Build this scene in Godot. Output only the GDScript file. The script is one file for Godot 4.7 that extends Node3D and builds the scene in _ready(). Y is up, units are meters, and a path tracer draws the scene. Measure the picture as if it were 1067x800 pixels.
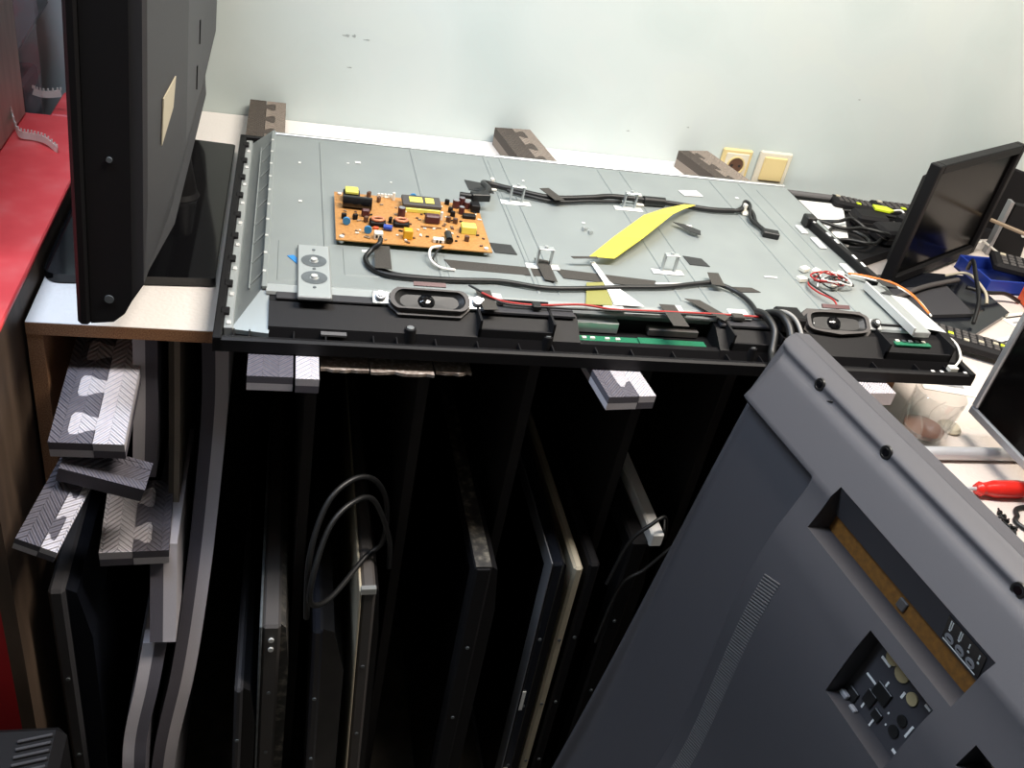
extends Node3D

# ---------------------------------------------------------------- mesh builder
class B:
	var st := SurfaceTool.new()
	var t := Transform3D.IDENTITY
	func _init(at := Transform3D.IDENTITY) -> void:
		t = at
		st.begin(Mesh.PRIMITIVE_TRIANGLES)
	func v(p: Vector3, n: Vector3) -> void:
		st.set_normal((t.basis * n).normalized())
		st.add_vertex(t * p)
	func tri(a: Vector3, b: Vector3, c: Vector3, n: Vector3) -> void:
		var g := (b - a).cross(c - a)
		if g.length_squared() < 1e-20:
			return
		var m := g.normalized()
		if g.dot(n) > 0.0:
			v(a, m); v(c, m); v(b, m)
		else:
			v(a, -m); v(b, -m); v(c, -m)
	func quad(a: Vector3, b: Vector3, c: Vector3, d: Vector3, n: Vector3) -> void:
		tri(a, b, c, n)
		tri(a, c, d, n)
	func soft(a: Vector3, b: Vector3, c: Vector3, na: Vector3, nb: Vector3, nc: Vector3) -> void:
		var g := (b - a).cross(c - a)
		if g.length_squared() < 1e-20:
			return
		if g.dot(na + nb + nc) > 0.0:
			v(a, na); v(c, nc); v(b, nb)
		else:
			v(a, na); v(b, nb); v(c, nc)
	# chamfered box, centre c, size s
	func box(c: Vector3, s: Vector3, bev := 0.0, r := Basis.IDENTITY) -> B:
		var h := s * 0.5
		var b := minf(bev, minf(h.x, minf(h.y, h.z)) * 0.9)
		for ax in 3:
			var i := (ax + 1) % 3
			var j := (ax + 2) % 3
			for sg in [-1.0, 1.0]:
				var q := []
				for e in [[-1.0, -1.0], [1.0, -1.0], [1.0, 1.0], [-1.0, 1.0]]:
					var p := Vector3.ZERO
					p[ax] = sg * h[ax]
					p[i] = e[0] * (h[i] - b)
					p[j] = e[1] * (h[j] - b)
					q.append(c + r * p)
				var n := Vector3.ZERO
				n[ax] = sg
				quad(q[0], q[1], q[2], q[3], r * n)
		if b > 0.0:
			for ax in 3:
				var i := (ax + 1) % 3
				var j := (ax + 2) % 3
				for si in [-1.0, 1.0]:
					for sj in [-1.0, 1.0]:
						var q := []
						for e in [[0, -1.0], [0, 1.0], [1, 1.0], [1, -1.0]]:
							var p := Vector3.ZERO
							p[ax] = e[1] * (h[ax] - b)
							p[i] = si * (h[i] - (b if e[0] == 1 else 0.0))
							p[j] = sj * (h[j] - (b if e[0] == 0 else 0.0))
							q.append(c + r * p)
						var n := Vector3.ZERO
						n[i] = si
						n[j] = sj
						quad(q[0], q[1], q[2], q[3], r * n)
			for sx in [-1.0, 1.0]:
				for sy in [-1.0, 1.0]:
					for sz in [-1.0, 1.0]:
						var k := Vector3(sx, sy, sz)
						var p0 := k * (h - Vector3(0, b, b))
						var p1 := k * (h - Vector3(b, 0, b))
						var p2 := k * (h - Vector3(b, b, 0))
						tri(c + r * p0, c + r * p1, c + r * p2, r * k)
		return self
	func span(lo: Vector3, hi: Vector3, bev := 0.0) -> B:
		return box((lo + hi) * 0.5, (hi - lo).abs(), bev)
	# bar from a to b with a rectangular section; up gives the height side
	func bar(a: Vector3, b: Vector3, w: float, hgt: float, up := Vector3.UP, bev := 0.0) -> B:
		var x := (b - a).normalized()
		var z := x.cross(up).normalized()
		var y := z.cross(x)
		return box((a + b) * 0.5, Vector3(a.distance_to(b), hgt, w), bev, Basis(x, y, z))
	func cyl(a: Vector3, b: Vector3, r0: float, r1 := -1.0, n := 14) -> B:
		if r1 < 0.0:
			r1 = r0
		var y := (b - a).normalized()
		var x := y.cross(Vector3.RIGHT if absf(y.x) < 0.9 else Vector3.UP).normalized()
		var z := x.cross(y)
		for k in n:
			var d0 := x * cos(TAU * k / n) + z * sin(TAU * k / n)
			var d1 := x * cos(TAU * (k + 1) / n) + z * sin(TAU * (k + 1) / n)
			soft(a + d0 * r0, a + d1 * r0, b + d1 * r1, d0, d1, d1)
			soft(a + d0 * r0, b + d1 * r1, b + d0 * r1, d0, d1, d0)
			tri(a, a + d0 * r0, a + d1 * r0, -y)
			tri(b, b + d0 * r1, b + d1 * r1, y)
		return self
	func tube(pts: Array, r: float, n := 8, flat := 1.0) -> B:
		var prev := Vector3.ZERO
		var ring0 := []
		var dirs0 := []
		for k in pts.size():
			var d: Vector3 = (pts[mini(k + 1, pts.size() - 1)] - pts[maxi(k - 1, 0)]).normalized()
			if k == 0:
				prev = d.cross(Vector3.UP if absf(d.y) < 0.9 else Vector3.RIGHT).normalized()
			var x := (prev - d * prev.dot(d)).normalized()
			prev = x
			var z := d.cross(x)
			var ring := []
			var dirs := []
			for j in n:
				var w := x * cos(TAU * j / n) + z * sin(TAU * j / n) * flat
				ring.append(pts[k] + w * r)
				dirs.append(w)
			if k > 0:
				for j in n:
					var i := (j + 1) % n
					soft(ring0[j], ring0[i], ring[i], dirs0[j], dirs0[i], dirs[i])
					soft(ring0[j], ring[i], ring[j], dirs0[j], dirs[i], dirs[j])
			if k == 0 or k == pts.size() - 1:
				for j in n:
					tri(pts[k], ring[j], ring[(j + 1) % n], d if k > 0 else -d)
			ring0 = ring
			dirs0 = dirs
		return self
	# profile of (radius, height) turned about y
	func lathe(prof: Array, c := Vector3.ZERO, n := 28) -> B:
		for k in prof.size() - 1:
			var a: Vector2 = prof[k]
			var b: Vector2 = prof[k + 1]
			var e := (b - a)
			var m := Vector2(e.y, -e.x).normalized()
			for j in n:
				var d0 := Vector3(cos(TAU * j / n), 0, sin(TAU * j / n))
				var d1 := Vector3(cos(TAU * (j + 1) / n), 0, sin(TAU * (j + 1) / n))
				var n0 := d0 * m.x + Vector3.UP * m.y
				var n1 := d1 * m.x + Vector3.UP * m.y
				var a0 := c + d0 * a.x + Vector3.UP * a.y
				var a1 := c + d1 * a.x + Vector3.UP * a.y
				var b0 := c + d0 * b.x + Vector3.UP * b.y
				var b1 := c + d1 * b.x + Vector3.UP * b.y
				soft(a0, a1, b1, n0, n1, n1)
				soft(a0, b1, b0, n0, n1, n0)
		return self
	# polygon in the plane (ex, ey) at o, extruded by ez
	func ext(poly: PackedVector2Array, o: Vector3, ex: Vector3, ey: Vector3, ez: Vector3) -> B:
		var ids := Geometry2D.triangulate_polygon(poly)
		for k in range(0, ids.size(), 3):
			var q := []
			for j in 3:
				var p := poly[ids[k + j]]
				q.append(o + ex * p.x + ey * p.y)
			tri(q[0], q[1], q[2], -ez)
			tri(q[0] + ez, q[1] + ez, q[2] + ez, ez)
		var flip := 1.0 if not Geometry2D.is_polygon_clockwise(poly) else -1.0
		for k in poly.size():
			var a := poly[k]
			var b := poly[(k + 1) % poly.size()]
			var d := (b - a) * flip
			var nn := ex * d.y - ey * d.x
			var p0 := o + ex * a.x + ey * a.y
			var p1 := o + ex * b.x + ey * b.y
			quad(p0, p1, p1 + ez, p0 + ez, nn)
		return self

# ---------------------------------------------------------------- scene helpers
var M := {}
var taken := {}
var rng := RandomNumberGenerator.new()

func numbered(s: String) -> String:
	taken[s] = taken.get(s, -1) + 1
	return s if taken[s] == 0 else "%s_%03d" % [s, taken[s]]

func tag(o: Node, label: String, category: String, group := "") -> Node:
	o.set_meta("label", label)
	o.set_meta("category", category)
	if group:
		o.set_meta("group", group)
	return o

func thing(called: String, label: String, category: String, at := Vector3.ZERO, turn := Basis.IDENTITY, group := "") -> Node3D:
	var o := Node3D.new()
	o.name = numbered(called)
	add_child(o)
	o.transform = Transform3D(turn, at)
	tag(o, label, category, group)
	return o

func part(b: B, called: String, m: Material, parent: Node) -> MeshInstance3D:
	var o := MeshInstance3D.new()
	o.mesh = b.st.commit()
	o.material_override = m
	o.name = called
	parent.add_child(o, true)
	return o

func struct(b: B, called: String, m: Material) -> MeshInstance3D:
	var o := part(b, numbered(called), m, self)
	o.set_meta("kind", "structure")
	return o

func inst(mesh: Mesh, called: String, m: Material, parent: Node, at: Vector3, turn := Basis.IDENTITY) -> MeshInstance3D:
	var o := MeshInstance3D.new()
	o.mesh = mesh
	o.material_override = m
	o.name = called
	parent.add_child(o, true)
	o.transform = Transform3D(turn, at)
	return o

func nb(base: Vector3) -> B:
	return B.new(Transform3D(Basis.IDENTITY, -base))

func curve(pts: Array, n := 8) -> Array:
	var out := []
	for k in pts.size() - 1:
		var p0: Vector3 = pts[maxi(k - 1, 0)]
		var p1: Vector3 = pts[k]
		var p2: Vector3 = pts[k + 1]
		var p3: Vector3 = pts[mini(k + 2, pts.size() - 1)]
		for j in n:
			out.append(p1.cubic_interpolate(p2, p0, p3, float(j) / n))
	out.append(pts[-1])
	return out

func yaw(deg: float) -> Basis:
	return Basis(Vector3.UP, deg_to_rad(deg))

func V(x: float, y: float, z: float) -> Vector3:
	return Vector3(x, y, z)

# ---------------------------------------------------------------- materials
func mat(c: Color, rough := 0.6, metal := 0.0) -> StandardMaterial3D:
	var m := StandardMaterial3D.new()
	m.albedo_color = c
	m.roughness = rough
	m.metallic = metal
	return m

func noise(freq: float, sd: int, oct := 3, kind := FastNoiseLite.TYPE_SIMPLEX_SMOOTH) -> FastNoiseLite:
	var f := FastNoiseLite.new()
	f.noise_type = kind
	f.frequency = freq
	f.seed = sd
	f.fractal_octaves = oct
	return f

func tex(stops: Array, freq: float, sd: int, size := 256, oct := 3) -> NoiseTexture2D:
	var n := NoiseTexture2D.new()
	n.width = size
	n.height = size
	n.seamless = true
	n.noise = noise(freq, sd, oct)
	var g := Gradient.new()
	var cols := PackedColorArray()
	var offs := PackedFloat32Array()
	for s in stops:
		offs.append(s[0])
		cols.append(s[1])
	g.offsets = offs
	g.colors = cols
	n.color_ramp = g
	return n

func speckled(stops: Array, freq: float, sd: int, scale: Vector3, rough: float, metal := 0.0, oct := 3) -> StandardMaterial3D:
	var m := mat(Color.WHITE, rough, metal)
	m.albedo_texture = tex(stops, freq, sd, 256, oct)
	m.uv1_triplanar = true
	m.uv1_scale = scale
	return m

func grained(m: StandardMaterial3D, scale: float, depth: float, sd: int) -> StandardMaterial3D:
	var n := NoiseTexture2D.new()
	n.width = 256
	n.height = 256
	n.seamless = true
	n.as_normal_map = true
	n.bump_strength = depth
	n.noise = noise(0.08, sd)
	m.normal_enabled = true
	m.normal_texture = n
	m.uv1_triplanar = true
	m.uv1_scale = Vector3.ONE * scale
	return m

func tread_texture() -> ImageTexture:
	var im := Image.create(256, 256, false, Image.FORMAT_RGB8)
	for y in 256:
		for x in 256:
			var cell := (x / 32) % 2
			var d := float(x + y) if cell == 0 else float(x - y)
			var k := smoothstep(0.2, 0.8, 0.5 + 0.5 * sin(d * TAU / 16.0))
			im.set_pixel(x, y, Color(k, k, k))
	im.bump_map_to_normal_map(6.0)
	return ImageTexture.create_from_image(im)

func make_materials() -> void:
	var C := func(h: String) -> Color: return Color.html(h)
	M.wall = speckled([[0.0, C.call("bfcac7")], [0.5, C.call("c8d1ce")], [1.0, C.call("ccd3cf")]], 0.01, 3, Vector3.ONE * 0.9, 0.75)
	M.scuff = mat(C.call("9aa29f"), 0.8)
	M.ceiling = mat(C.call("d8d6d0"), 0.9)
	M.roomwall = speckled([[0.0, C.call("8a8d8a")], [1.0, C.call("989b97")]], 0.01, 4, Vector3.ONE * 0.7, 0.85)
	M.floor = speckled([[0.0, C.call("3a342e")], [0.5, C.call("4a443c")], [1.0, C.call("575047")]], 0.05, 5, Vector3.ONE * 1.4, 0.6)
	M.white = grained(mat(C.call("efe9e4"), 0.32), 6.0, 0.6, 6)
	M.desk = grained(mat(C.call("d2c6bd"), 0.4), 6.0, 0.6, 26)
	M.chip = speckled([[0.0, C.call("6a4630")], [0.35, C.call("916546")], [0.6, C.call("a87a57")], [1.0, C.call("b98c67")]], 0.2, 7, Vector3.ONE * 9.0, 0.85)
	M.darkboard = mat(C.call("262120"), 0.75)
	M.brownside = speckled([[0.0, C.call("3d2f24")], [0.5, C.call("4d3d30")], [1.0, C.call("5a493b")]], 0.02, 8, Vector3(4, 0.7, 4), 0.6)
	M.brownboard = speckled([[0.0, C.call("b5a594")], [0.5, C.call("c2b1a0")], [1.0, C.call("ccbcac")]], 0.02, 9, Vector3(6, 0.8, 6), 0.65)
	M.red = speckled([[0.0, C.call("e84648")], [0.5, C.call("ee4f50")], [0.75, C.call("f05c5b")], [1.0, C.call("f27270")]], 0.012, 10, Vector3.ONE * 4.0, 0.4)
	M.redpaint = mat(C.call("a81f22"), 0.45)
	M.steel = speckled([[0.0, C.call("8d9392")], [1.0, C.call("979d9b")]], 0.01, 11, Vector3.ONE * 2.0, 0.4, 0.25)
	M.steel_dark = speckled([[0.0, C.call("666c6f")], [1.0, C.call("7b8184")]], 0.02, 12, Vector3.ONE * 8.0, 0.45, 0.5)
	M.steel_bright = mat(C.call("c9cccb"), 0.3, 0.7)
	M.zinc = mat(C.call("dcdcd8"), 0.4, 0.3)
	M.black = grained(mat(C.call("171617"), 0.5), 40.0, 0.7, 13)
	M.black.metallic_specular = 0.3
	M.black_soft = grained(mat(C.call("1d1c1d"), 0.65), 50.0, 0.8, 14)
	M.black_soft.metallic_specular = 0.3
	M.gloss = mat(C.call("0e0e10"), 0.08)
	M.gloss_blue = mat(C.call("14161c"), 0.2)
	M.screen = mat(C.call("080707"), 0.16)
	M.screen.metallic_specular = 0.2
	M.darkgrey = grained(mat(C.call("353437"), 0.6), 45.0, 0.7, 15)
	M.midgrey = mat(C.call("5d5b5b"), 0.6)
	M.rail = mat(C.call("4a4644"), 0.6)
	M.dusty = speckled([[0.0, C.call("2b2927")], [0.5, C.call("3c3935")], [0.7, C.call("5d584f")], [1.0, C.call("847d70")]], 0.03, 16, Vector3.ONE * 6.0, 0.8)
	M.tape = speckled([[0.0, C.call("35322e")], [1.0, C.call("46423c")]], 0.1, 17, Vector3.ONE * 12.0, 0.8)
	M.tape_dark = speckled([[0.0, C.call("232424")], [1.0, C.call("353635")]], 0.1, 18, Vector3.ONE * 12.0, 0.6)
	M.rubber = mat(C.call("151515"), 0.45)
	M.wire_white = mat(C.call("e4e0d8"), 0.5)
	M.wire_red = mat(C.call("a3231f"), 0.5)
	M.wire_orange = mat(C.call("e0762a"), 0.5)
	M.wire_grey = mat(C.call("8b8985"), 0.5)
	M.ffc = mat(C.call("e3cf45"), 0.4)
	M.ffc_back = mat(C.call("8d8a4c"), 0.5)
	M.pcb = speckled([[0.0, C.call("a8743c")], [0.5, C.call("b68247")], [1.0, C.call("c08d52")]], 0.04, 19, Vector3.ONE * 14.0, 0.5)
	M.pcb_under = mat(C.call("6b7a3a"), 0.5)
	M.green = speckled([[0.0, C.call("1d5a40")], [0.6, C.call("2a7555")], [1.0, C.call("43916d")]], 0.08, 20, Vector3.ONE * 20.0, 0.4)
	M.yellow = mat(C.call("e6dc62"), 0.45)
	M.amber = mat(C.call("dfa61e"), 0.45)
	M.copper = mat(C.call("c8825e"), 0.4, 0.2)
	M.maroon = mat(C.call("4d2326"), 0.4)
	M.blue = mat(C.call("2f7fb4"), 0.35)
	M.deepblue = mat(C.call("2a46a0"), 0.35)
	M.skyblue = mat(C.call("2d83c6"), 0.6)
	M.cream = mat(C.call("e9e4d6"), 0.5)
	M.brown_comp = mat(C.call("5a3d2c"), 0.5)
	M.socket = mat(C.call("d9c48c"), 0.45)
	M.socket_frame = mat(C.call("d6cfbb"), 0.45)
	var tread := tread_texture()
	for e in [["foam_dark", "57535b", "625e66"], ["foam_light", "b9b3b8", "c5bfc3"], ["foam_brown", "4f4740", "5b524a"], ["foam_tan", "897d71", "998c80"]]:
		var f := speckled([[0.0, C.call(e[1])], [1.0, C.call(e[2])]], 0.05, 21, Vector3.ONE * 7.0, 0.9)
		f.normal_enabled = true
		f.normal_texture = tread
		f.normal_scale = 0.9
		M[e[0]] = f
		M[e[0] + "_side"] = speckled([[0.0, C.call(e[1])], [1.0, C.call(e[2])]], 0.12, 22, Vector3.ONE * 14.0, 0.95)
	M.cover = grained(mat(C.call("4a494d"), 0.6), 60.0, 1.0, 23)
	M.cover_in = mat(C.call("38373b"), 0.6)
	M.recess = speckled([[0.0, C.call("5e3d12")], [1.0, C.call("7d5318")]], 0.05, 24, Vector3.ONE * 9.0, 0.6)
	M.print_white = mat(C.call("d9d9d6"), 0.6)
	M.print_grey = mat(C.call("8d8d90"), 0.6)
	M.tan_dot = mat(C.call("a3946f"), 0.6)
	M.silver = mat(C.call("a3a3a6"), 0.35, 0.6)
	M.chrome = mat(C.call("c4c4c6"), 0.35, 0.4)
	M.red_handle = mat(C.call("d8261d"), 0.3)
	M.lime = mat(C.call("cfe02c"), 0.4)
	M.orange = mat(C.call("d8562a"), 0.5)
	M.cobalt = mat(C.call("233a8f"), 0.35)
	M.paper = mat(C.call("e9e7e2"), 0.85)
	M.magenta = mat(C.call("b55aa8"), 0.6)
	M.stick = mat(C.call("93806a"), 0.6)
	M.beige = mat(C.call("b7ad97"), 0.6)
	M.card = speckled([[0.0, C.call("6a5a50")], [0.6, C.call("8f8277")], [1.0, C.call("c4bab0")]], 0.05, 25, Vector3.ONE * 9.0, 0.9)
	M.glass = mat(Color(0.62, 0.65, 0.6, 0.1), 0.03)
	M.glass.transparency = BaseMaterial3D.TRANSPARENCY_ALPHA
	M.tea = mat(C.call("542609"), 0.3)
	M.film = mat(Color(0.82, 0.83, 0.84, 0.14), 0.12)
	M.film.transparency = BaseMaterial3D.TRANSPARENCY_ALPHA
	M.lamp = mat(Color(1, 1, 1), 0.6)
	M.lamp.emission_enabled = true
	M.lamp.emission = Color(1.0, 0.965, 0.92)
	M.lamp.emission_energy_multiplier = 4.0
	M.lamp_cool = mat(Color(1, 1, 1), 0.6)
	M.lamp_cool.emission_enabled = true
	M.lamp_cool.emission = Color(0.84, 0.91, 1.0)
	M.lamp_cool.emission_energy_multiplier = 4.0

# ---------------------------------------------------------------- camera, sky, lamps, exposure
const EXPOSURE := 1.0
const WARM := 6.2
const COOL := 3.8

func set_view() -> void:
	var cam := Camera3D.new()
	cam.name = "camera"
	cam.fov = 44.837
	cam.near = 0.02
	cam.far = 50.0
	add_child(cam)
	cam.transform = Transform3D(Basis(V(0.96764, 0.175517, 0.181292), V(-0.039794, 0.81561, -0.577232), V(-0.249177, 0.551338, 0.796201)), V(0, 1.675, 0))
	cam.current = true
	var we := WorldEnvironment.new()
	we.name = "world_environment"
	var e := Environment.new()
	e.background_mode = Environment.BG_COLOR
	e.background_color = Color(0.55, 0.6, 0.68)
	e.tonemap_mode = Environment.TONE_MAPPER_LINEAR
	e.tonemap_exposure = EXPOSURE
	e.sdfgi_enabled = true
	e.ssao_enabled = true
	e.ssil_enabled = true
	we.environment = e
	add_child(we)

func ceiling_lamp(at: Vector3, size: Vector2, m: Material, c: Color, energy: float, label: String) -> void:
	var l := thing("ceiling_lamp", label, "lamp", at)
	part(B.new().span(V(-size.x / 2 - 0.03, -0.045, -size.y / 2 - 0.03), V(size.x / 2 + 0.03, 0, size.y / 2 + 0.03), 0.01), "housing", M.zinc, l)
	part(B.new().span(V(-size.x / 2, -0.055, -size.y / 2), V(size.x / 2, -0.046, size.y / 2), 0.003), "diffuser", m, l)
	var a := AreaLight3D.new()
	a.name = "area_light"
	a.area_size = size
	a.light_color = c
	a.light_energy = energy
	a.shadow_enabled = true
	l.add_child(a)
	a.position = V(0, -0.065, 0)
	a.rotation_degrees = V(-90, 0, 0)
	a.set("area_range", 12.0)

# ---------------------------------------------------------------- room
const WZ := -1.815
const TOP := 1.02

func build_room() -> void:
	struct(B.new().span(V(-2.4, -0.2, -2.0), V(3.4, 0, 2.6)), "floor", M.floor)
	struct(B.new().span(V(-2.4, 2.75, -2.0), V(3.4, 2.95, 2.6)), "ceiling", M.ceiling)
	var w := struct(B.new().span(V(-2.4, 0, -2.0), V(3.4, 2.75, WZ)), "wall_back", M.wall)
	struct(B.new().span(V(-2.4, 0, 2.4), V(3.4, 2.75, 2.6)), "wall_front", M.roomwall)
	struct(B.new().span(V(-2.4, 0, -2.0), V(-2.2, 2.75, 2.6)), "wall_left", M.roomwall)
	struct(B.new().span(V(3.2, 0, -2.0), V(3.4, 2.75, 2.6)), "wall_right", M.roomwall)
	# scuffs on the wall
	for s in [[0.108, 1.193, 0.012, 0.004], [0.122, 1.194, 0.006, 0.005], [0.146, 1.19, 0.01, 0.002], [0.118, 1.135, 0.008, 0.002], [0.7, 1.075, 0.006, 0.002], [0.83, 1.097, 0.005, 0.002], [1.2, 1.2, 0.005, 0.002]]:
		var poly := PackedVector2Array()
		for k in 9:
			poly.append(Vector2(s[0] + s[2] * cos(TAU * k / 9) * (0.35 + 0.2 * ((k * 5) % 3)), s[1] + s[3] * sin(TAU * k / 9) * (0.35 + 0.2 * ((k * 7) % 3))))
		part(B.new().ext(poly, V(0, 0, WZ), Vector3.RIGHT, Vector3.UP, V(0, 0, 0.0003)), "scuff", M.scuff, w)

func build_bench() -> void:
	var base := V(0.317, 0, -1.42)
	var t := thing("shelf_bench", "white topped chipboard bench with open slots below", "bench", base)
	part(nb(base).span(V(-0.29, TOP - 0.0015, WZ + 0.001), V(0.928, TOP, -1.0352), 0.0008), "white_laminate", M.white, t)
	part(nb(base).span(V(-0.29, TOP - 0.018, WZ + 0.001), V(0.928, TOP - 0.0015, -1.035)), "worktop", M.chip, t)
	part(nb(base).span(V(-0.29, 0, WZ + 0.02), V(-0.272, TOP - 0.018, -1.036)), "side_panel", M.chip, t)
	part(nb(base).span(V(0.91, 0, WZ + 0.02), V(0.928, TOP - 0.018, -1.036)), "side_panel", M.chip, t)
	part(nb(base).span(V(-0.272, 0, WZ + 0.002), V(0.91, TOP - 0.018, WZ + 0.018)), "back_panel", M.darkboard, t)
	for x in [0.044, 0.197, 0.352, 0.524, 0.66, 0.79]:
		part(nb(base).span(V(x, 0, WZ + 0.02), V(x + 0.016, TOP - 0.018, -1.06), 0.001), "divider", M.darkboard, t)

func build_red_table() -> void:
	var base := V(-0.5, 0, -1.25)
	var t := thing("red_table", "table with glossy red top and brown wooden side", "table", base)
	part(nb(base).span(V(-1.1, 1.052, -1.61), V(-0.294, 1.06, -0.86), 0.002), "red_top", M.red, t)
	part(nb(base).span(V(-0.312, 0, -1.61), V(-0.2945, 1.052, -0.862)), "side_panel", M.brownside, t)
	part(nb(base).span(V(-1.1, 0, -0.88), V(-0.312, 1.052, -0.862)), "front_panel", M.redpaint, t)
	part(nb(base).span(V(-1.1, 0, -1.61), V(-1.08, 1.052, -0.88)), "side_panel", M.brownside, t)
	# tall wooden board standing on it
	tag(part(B.new().span(V(-0.46, 1.0605, -1.60), V(-0.405, 1.34, -1.10), 0.003), numbered("wooden_board"), M.brownboard, self), "tall brown wooden board standing on the red table", "board")
	# red box behind
	var rb := thing("red_box", "small red box behind the red table top", "box", V(-0.336, 0, -1.7))
	part(B.new().span(V(-0.04, 0, -0.05), V(0.04, 1.04, 0.06), 0.003), "body", M.redpaint, rb)
	part(B.new().span(V(-0.042, 1.041, -0.052), V(0.042, 1.05, 0.062), 0.003), "lid", M.red, rb)
	# wrapped dark casings at the far left
	var tv := thing("wrapped_television", "dark grey television wrapped in clear film behind red table", "television", V(-0.474, 0, -1.7))
	part(B.new().span(V(-0.07, 0, -0.07), V(0.055, 1.09, 0.05), 0.006), "lower_casing", M.darkgrey, tv)
	var up := B.new()
	up.ext(PackedVector2Array([Vector2(-0.09, 1.07), Vector2(0.02, 1.095), Vector2(0.085, 1.2), Vector2(0.06, 1.5), Vector2(-0.09, 1.5)]), V(0, 0, -0.05), Vector3.RIGHT, Vector3.UP, V(0, 0, 0.07))
	part(up, "upper_casing", M.midgrey, tv)
	var fb := B.new()
	rng.seed = 5
	var g := []
	for i in 9:
		var row := []
		for j in 12:
			row.append(V(-0.095 + 0.185 * i / 8.0, 1.03 + 0.045 * j, 0.064 + rng.randf_range(-0.007, 0.01)))
		g.append(row)
	for i in 8:
		for j in 11:
			fb.quad(g[i][j], g[i + 1][j], g[i + 1][j + 1], g[i][j + 1], Vector3.BACK)
	part(fb, "clear_film", M.film, tv)
	# white saw-edged strips
	for s in [[[V(-0.405, 1.09, -1.52), V(-0.39, 1.072, -1.49), V(-0.372, 1.068, -1.49), V(-0.35, 1.07, -1.475), V(-0.33, 1.064, -1.455)], "white saw toothed plastic strip curling over the red top"], [[V(-0.40, 1.085, -1.64), V(-0.385, 1.08, -1.645), V(-0.36, 1.083, -1.65)], "short white plastic strip hanging behind the red top"]]:
		var o := thing("plastic_strip", s[1], "strip", s[0][-1], Basis.IDENTITY, "white plastic strips")
		var bb := nb(s[0][-1])
		var pts := curve(s[0], 8)
		for k in pts.size() - 1:
			bb.bar(pts[k], pts[k + 1] + (pts[k + 1] - pts[k]) * 0.1, 0.0015, 0.011, Vector3.UP)
		part(bb, "band", M.cream, o)
		for k in range(0, pts.size(), 2):
			part(nb(s[0][-1]).box(pts[k] + V(0, 0.0075, 0), V(0.0022, 0.005, 0.0016)), "tooth", M.cream, o)

# ---------------------------------------------------------------- foam mats
func seam(n: int, p: float, k: float) -> Array:
	var out := []
	var shape := [[0.0, 0.34], [0.3, 0.31], [0.62, 0.22], [0.9, 0.22], [1.0, 0.32], [1.0, 0.68], [0.9, 0.78], [0.62, 0.78], [0.3, 0.69], [0.0, 0.66]]
	for i in n:
		for s in shape:
			out.append(Vector2(s[0] * k, (i + s[1]) * p))
	return out

# Two halves hooked into each other: width along x, length along z, thickness along y, lying on y = 0
func foam_pair(label: String, at: Vector3, turn: Basis, wl: float, wr: float, p: float, n: int, th: float, left: String, right: String, group: String, knob := 0.55) -> Node3D:
	var o := thing("foam_mat_strip", label, "foam strip", at, turn, group)
	var ln := p * n
	var s := seam(n, p, minf(wr, wl) * absf(knob) * signf(knob))
	for side in ([0, 1] if wl > 0.001 else [1]):
		var poly := PackedVector2Array()
		if wl < 0.001:
			poly = PackedVector2Array([Vector2(0, 0), Vector2(0, ln), Vector2(wr, ln), Vector2(wr, 0)])
		elif side == 0:
			poly.append(Vector2(-wl, ln))
			poly.append(Vector2(-wl, 0))
			poly.append(Vector2(0, 0))
			for q in s:
				poly.append(q)
			poly.append(Vector2(0, ln))
		else:
			poly.append(Vector2(0.0008, 0))
			for q in s:
				poly.append(q + Vector2(0.0008, 0))
			poly.append(Vector2(0.0008, ln))
			poly.append(Vector2(wr, ln))
			poly.append(Vector2(wr, 0))
		var up: String = left if side == 0 else right
		var dn: String = right if side == 0 else left
		var a := part(B.new().ext(poly, V(0, th * 0.5, 0), Vector3.RIGHT, Vector3.BACK, V(0, th * 0.5 - 0.0006, 0)), "upper_layer", M[up + "_side"], o)
		part(B.new().ext(poly, V(0, th - 0.0006, 0), Vector3.RIGHT, Vector3.BACK, V(0, 0.0006, 0)), "tread_face", M[up], a)
		part(B.new().ext(poly, V(0, 0, 0), Vector3.RIGHT, Vector3.BACK, V(0, th * 0.5, 0)), "lower_layer", M[dn + "_side"], a)
	return o

# A long strip stood on edge: layers side by side, following a path of (point, across) pairs
func foam_ribbon(label: String, path: Array, w: float, depth: float, first: String, second: String, group: String) -> void:
	var base: Vector3 = path[-1]
	var o := thing("foam_edge_strip", label, "foam strip", base, Basis.IDENTITY, group)
	var pts := curve(path, 8)
	for layer in 2:
		var b := nb(base)
		for k in pts.size() - 1:
			var a: Vector3 = pts[k] + V(w * (layer - 1) * 0.5, 0, 0)
			var c: Vector3 = pts[k + 1] + V(w * (layer - 1) * 0.5, 0, 0)
			var x := V(w * 0.5, 0, 0)
			var z := V(0, 0, -depth)
			b.quad(a, a + x, c + x, c, Vector3.BACK)
			b.quad(a + z, a + x + z, c + x + z, c + z, Vector3.FORWARD)
			b.quad(a, c, c + z, a + z, Vector3.LEFT)
			b.quad(a + x, c + x, c + x + z, a + x + z, Vector3.RIGHT)
			if k == 0:
				b.quad(a, a + x, a + x + z, a + z, Vector3.UP)
			if k == pts.size() - 2:
				b.quad(c, c + x, c + x + z, c + z, Vector3.DOWN)
		part(b, "layer", M[(first if layer == 0 else second) + "_side"], o)

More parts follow.
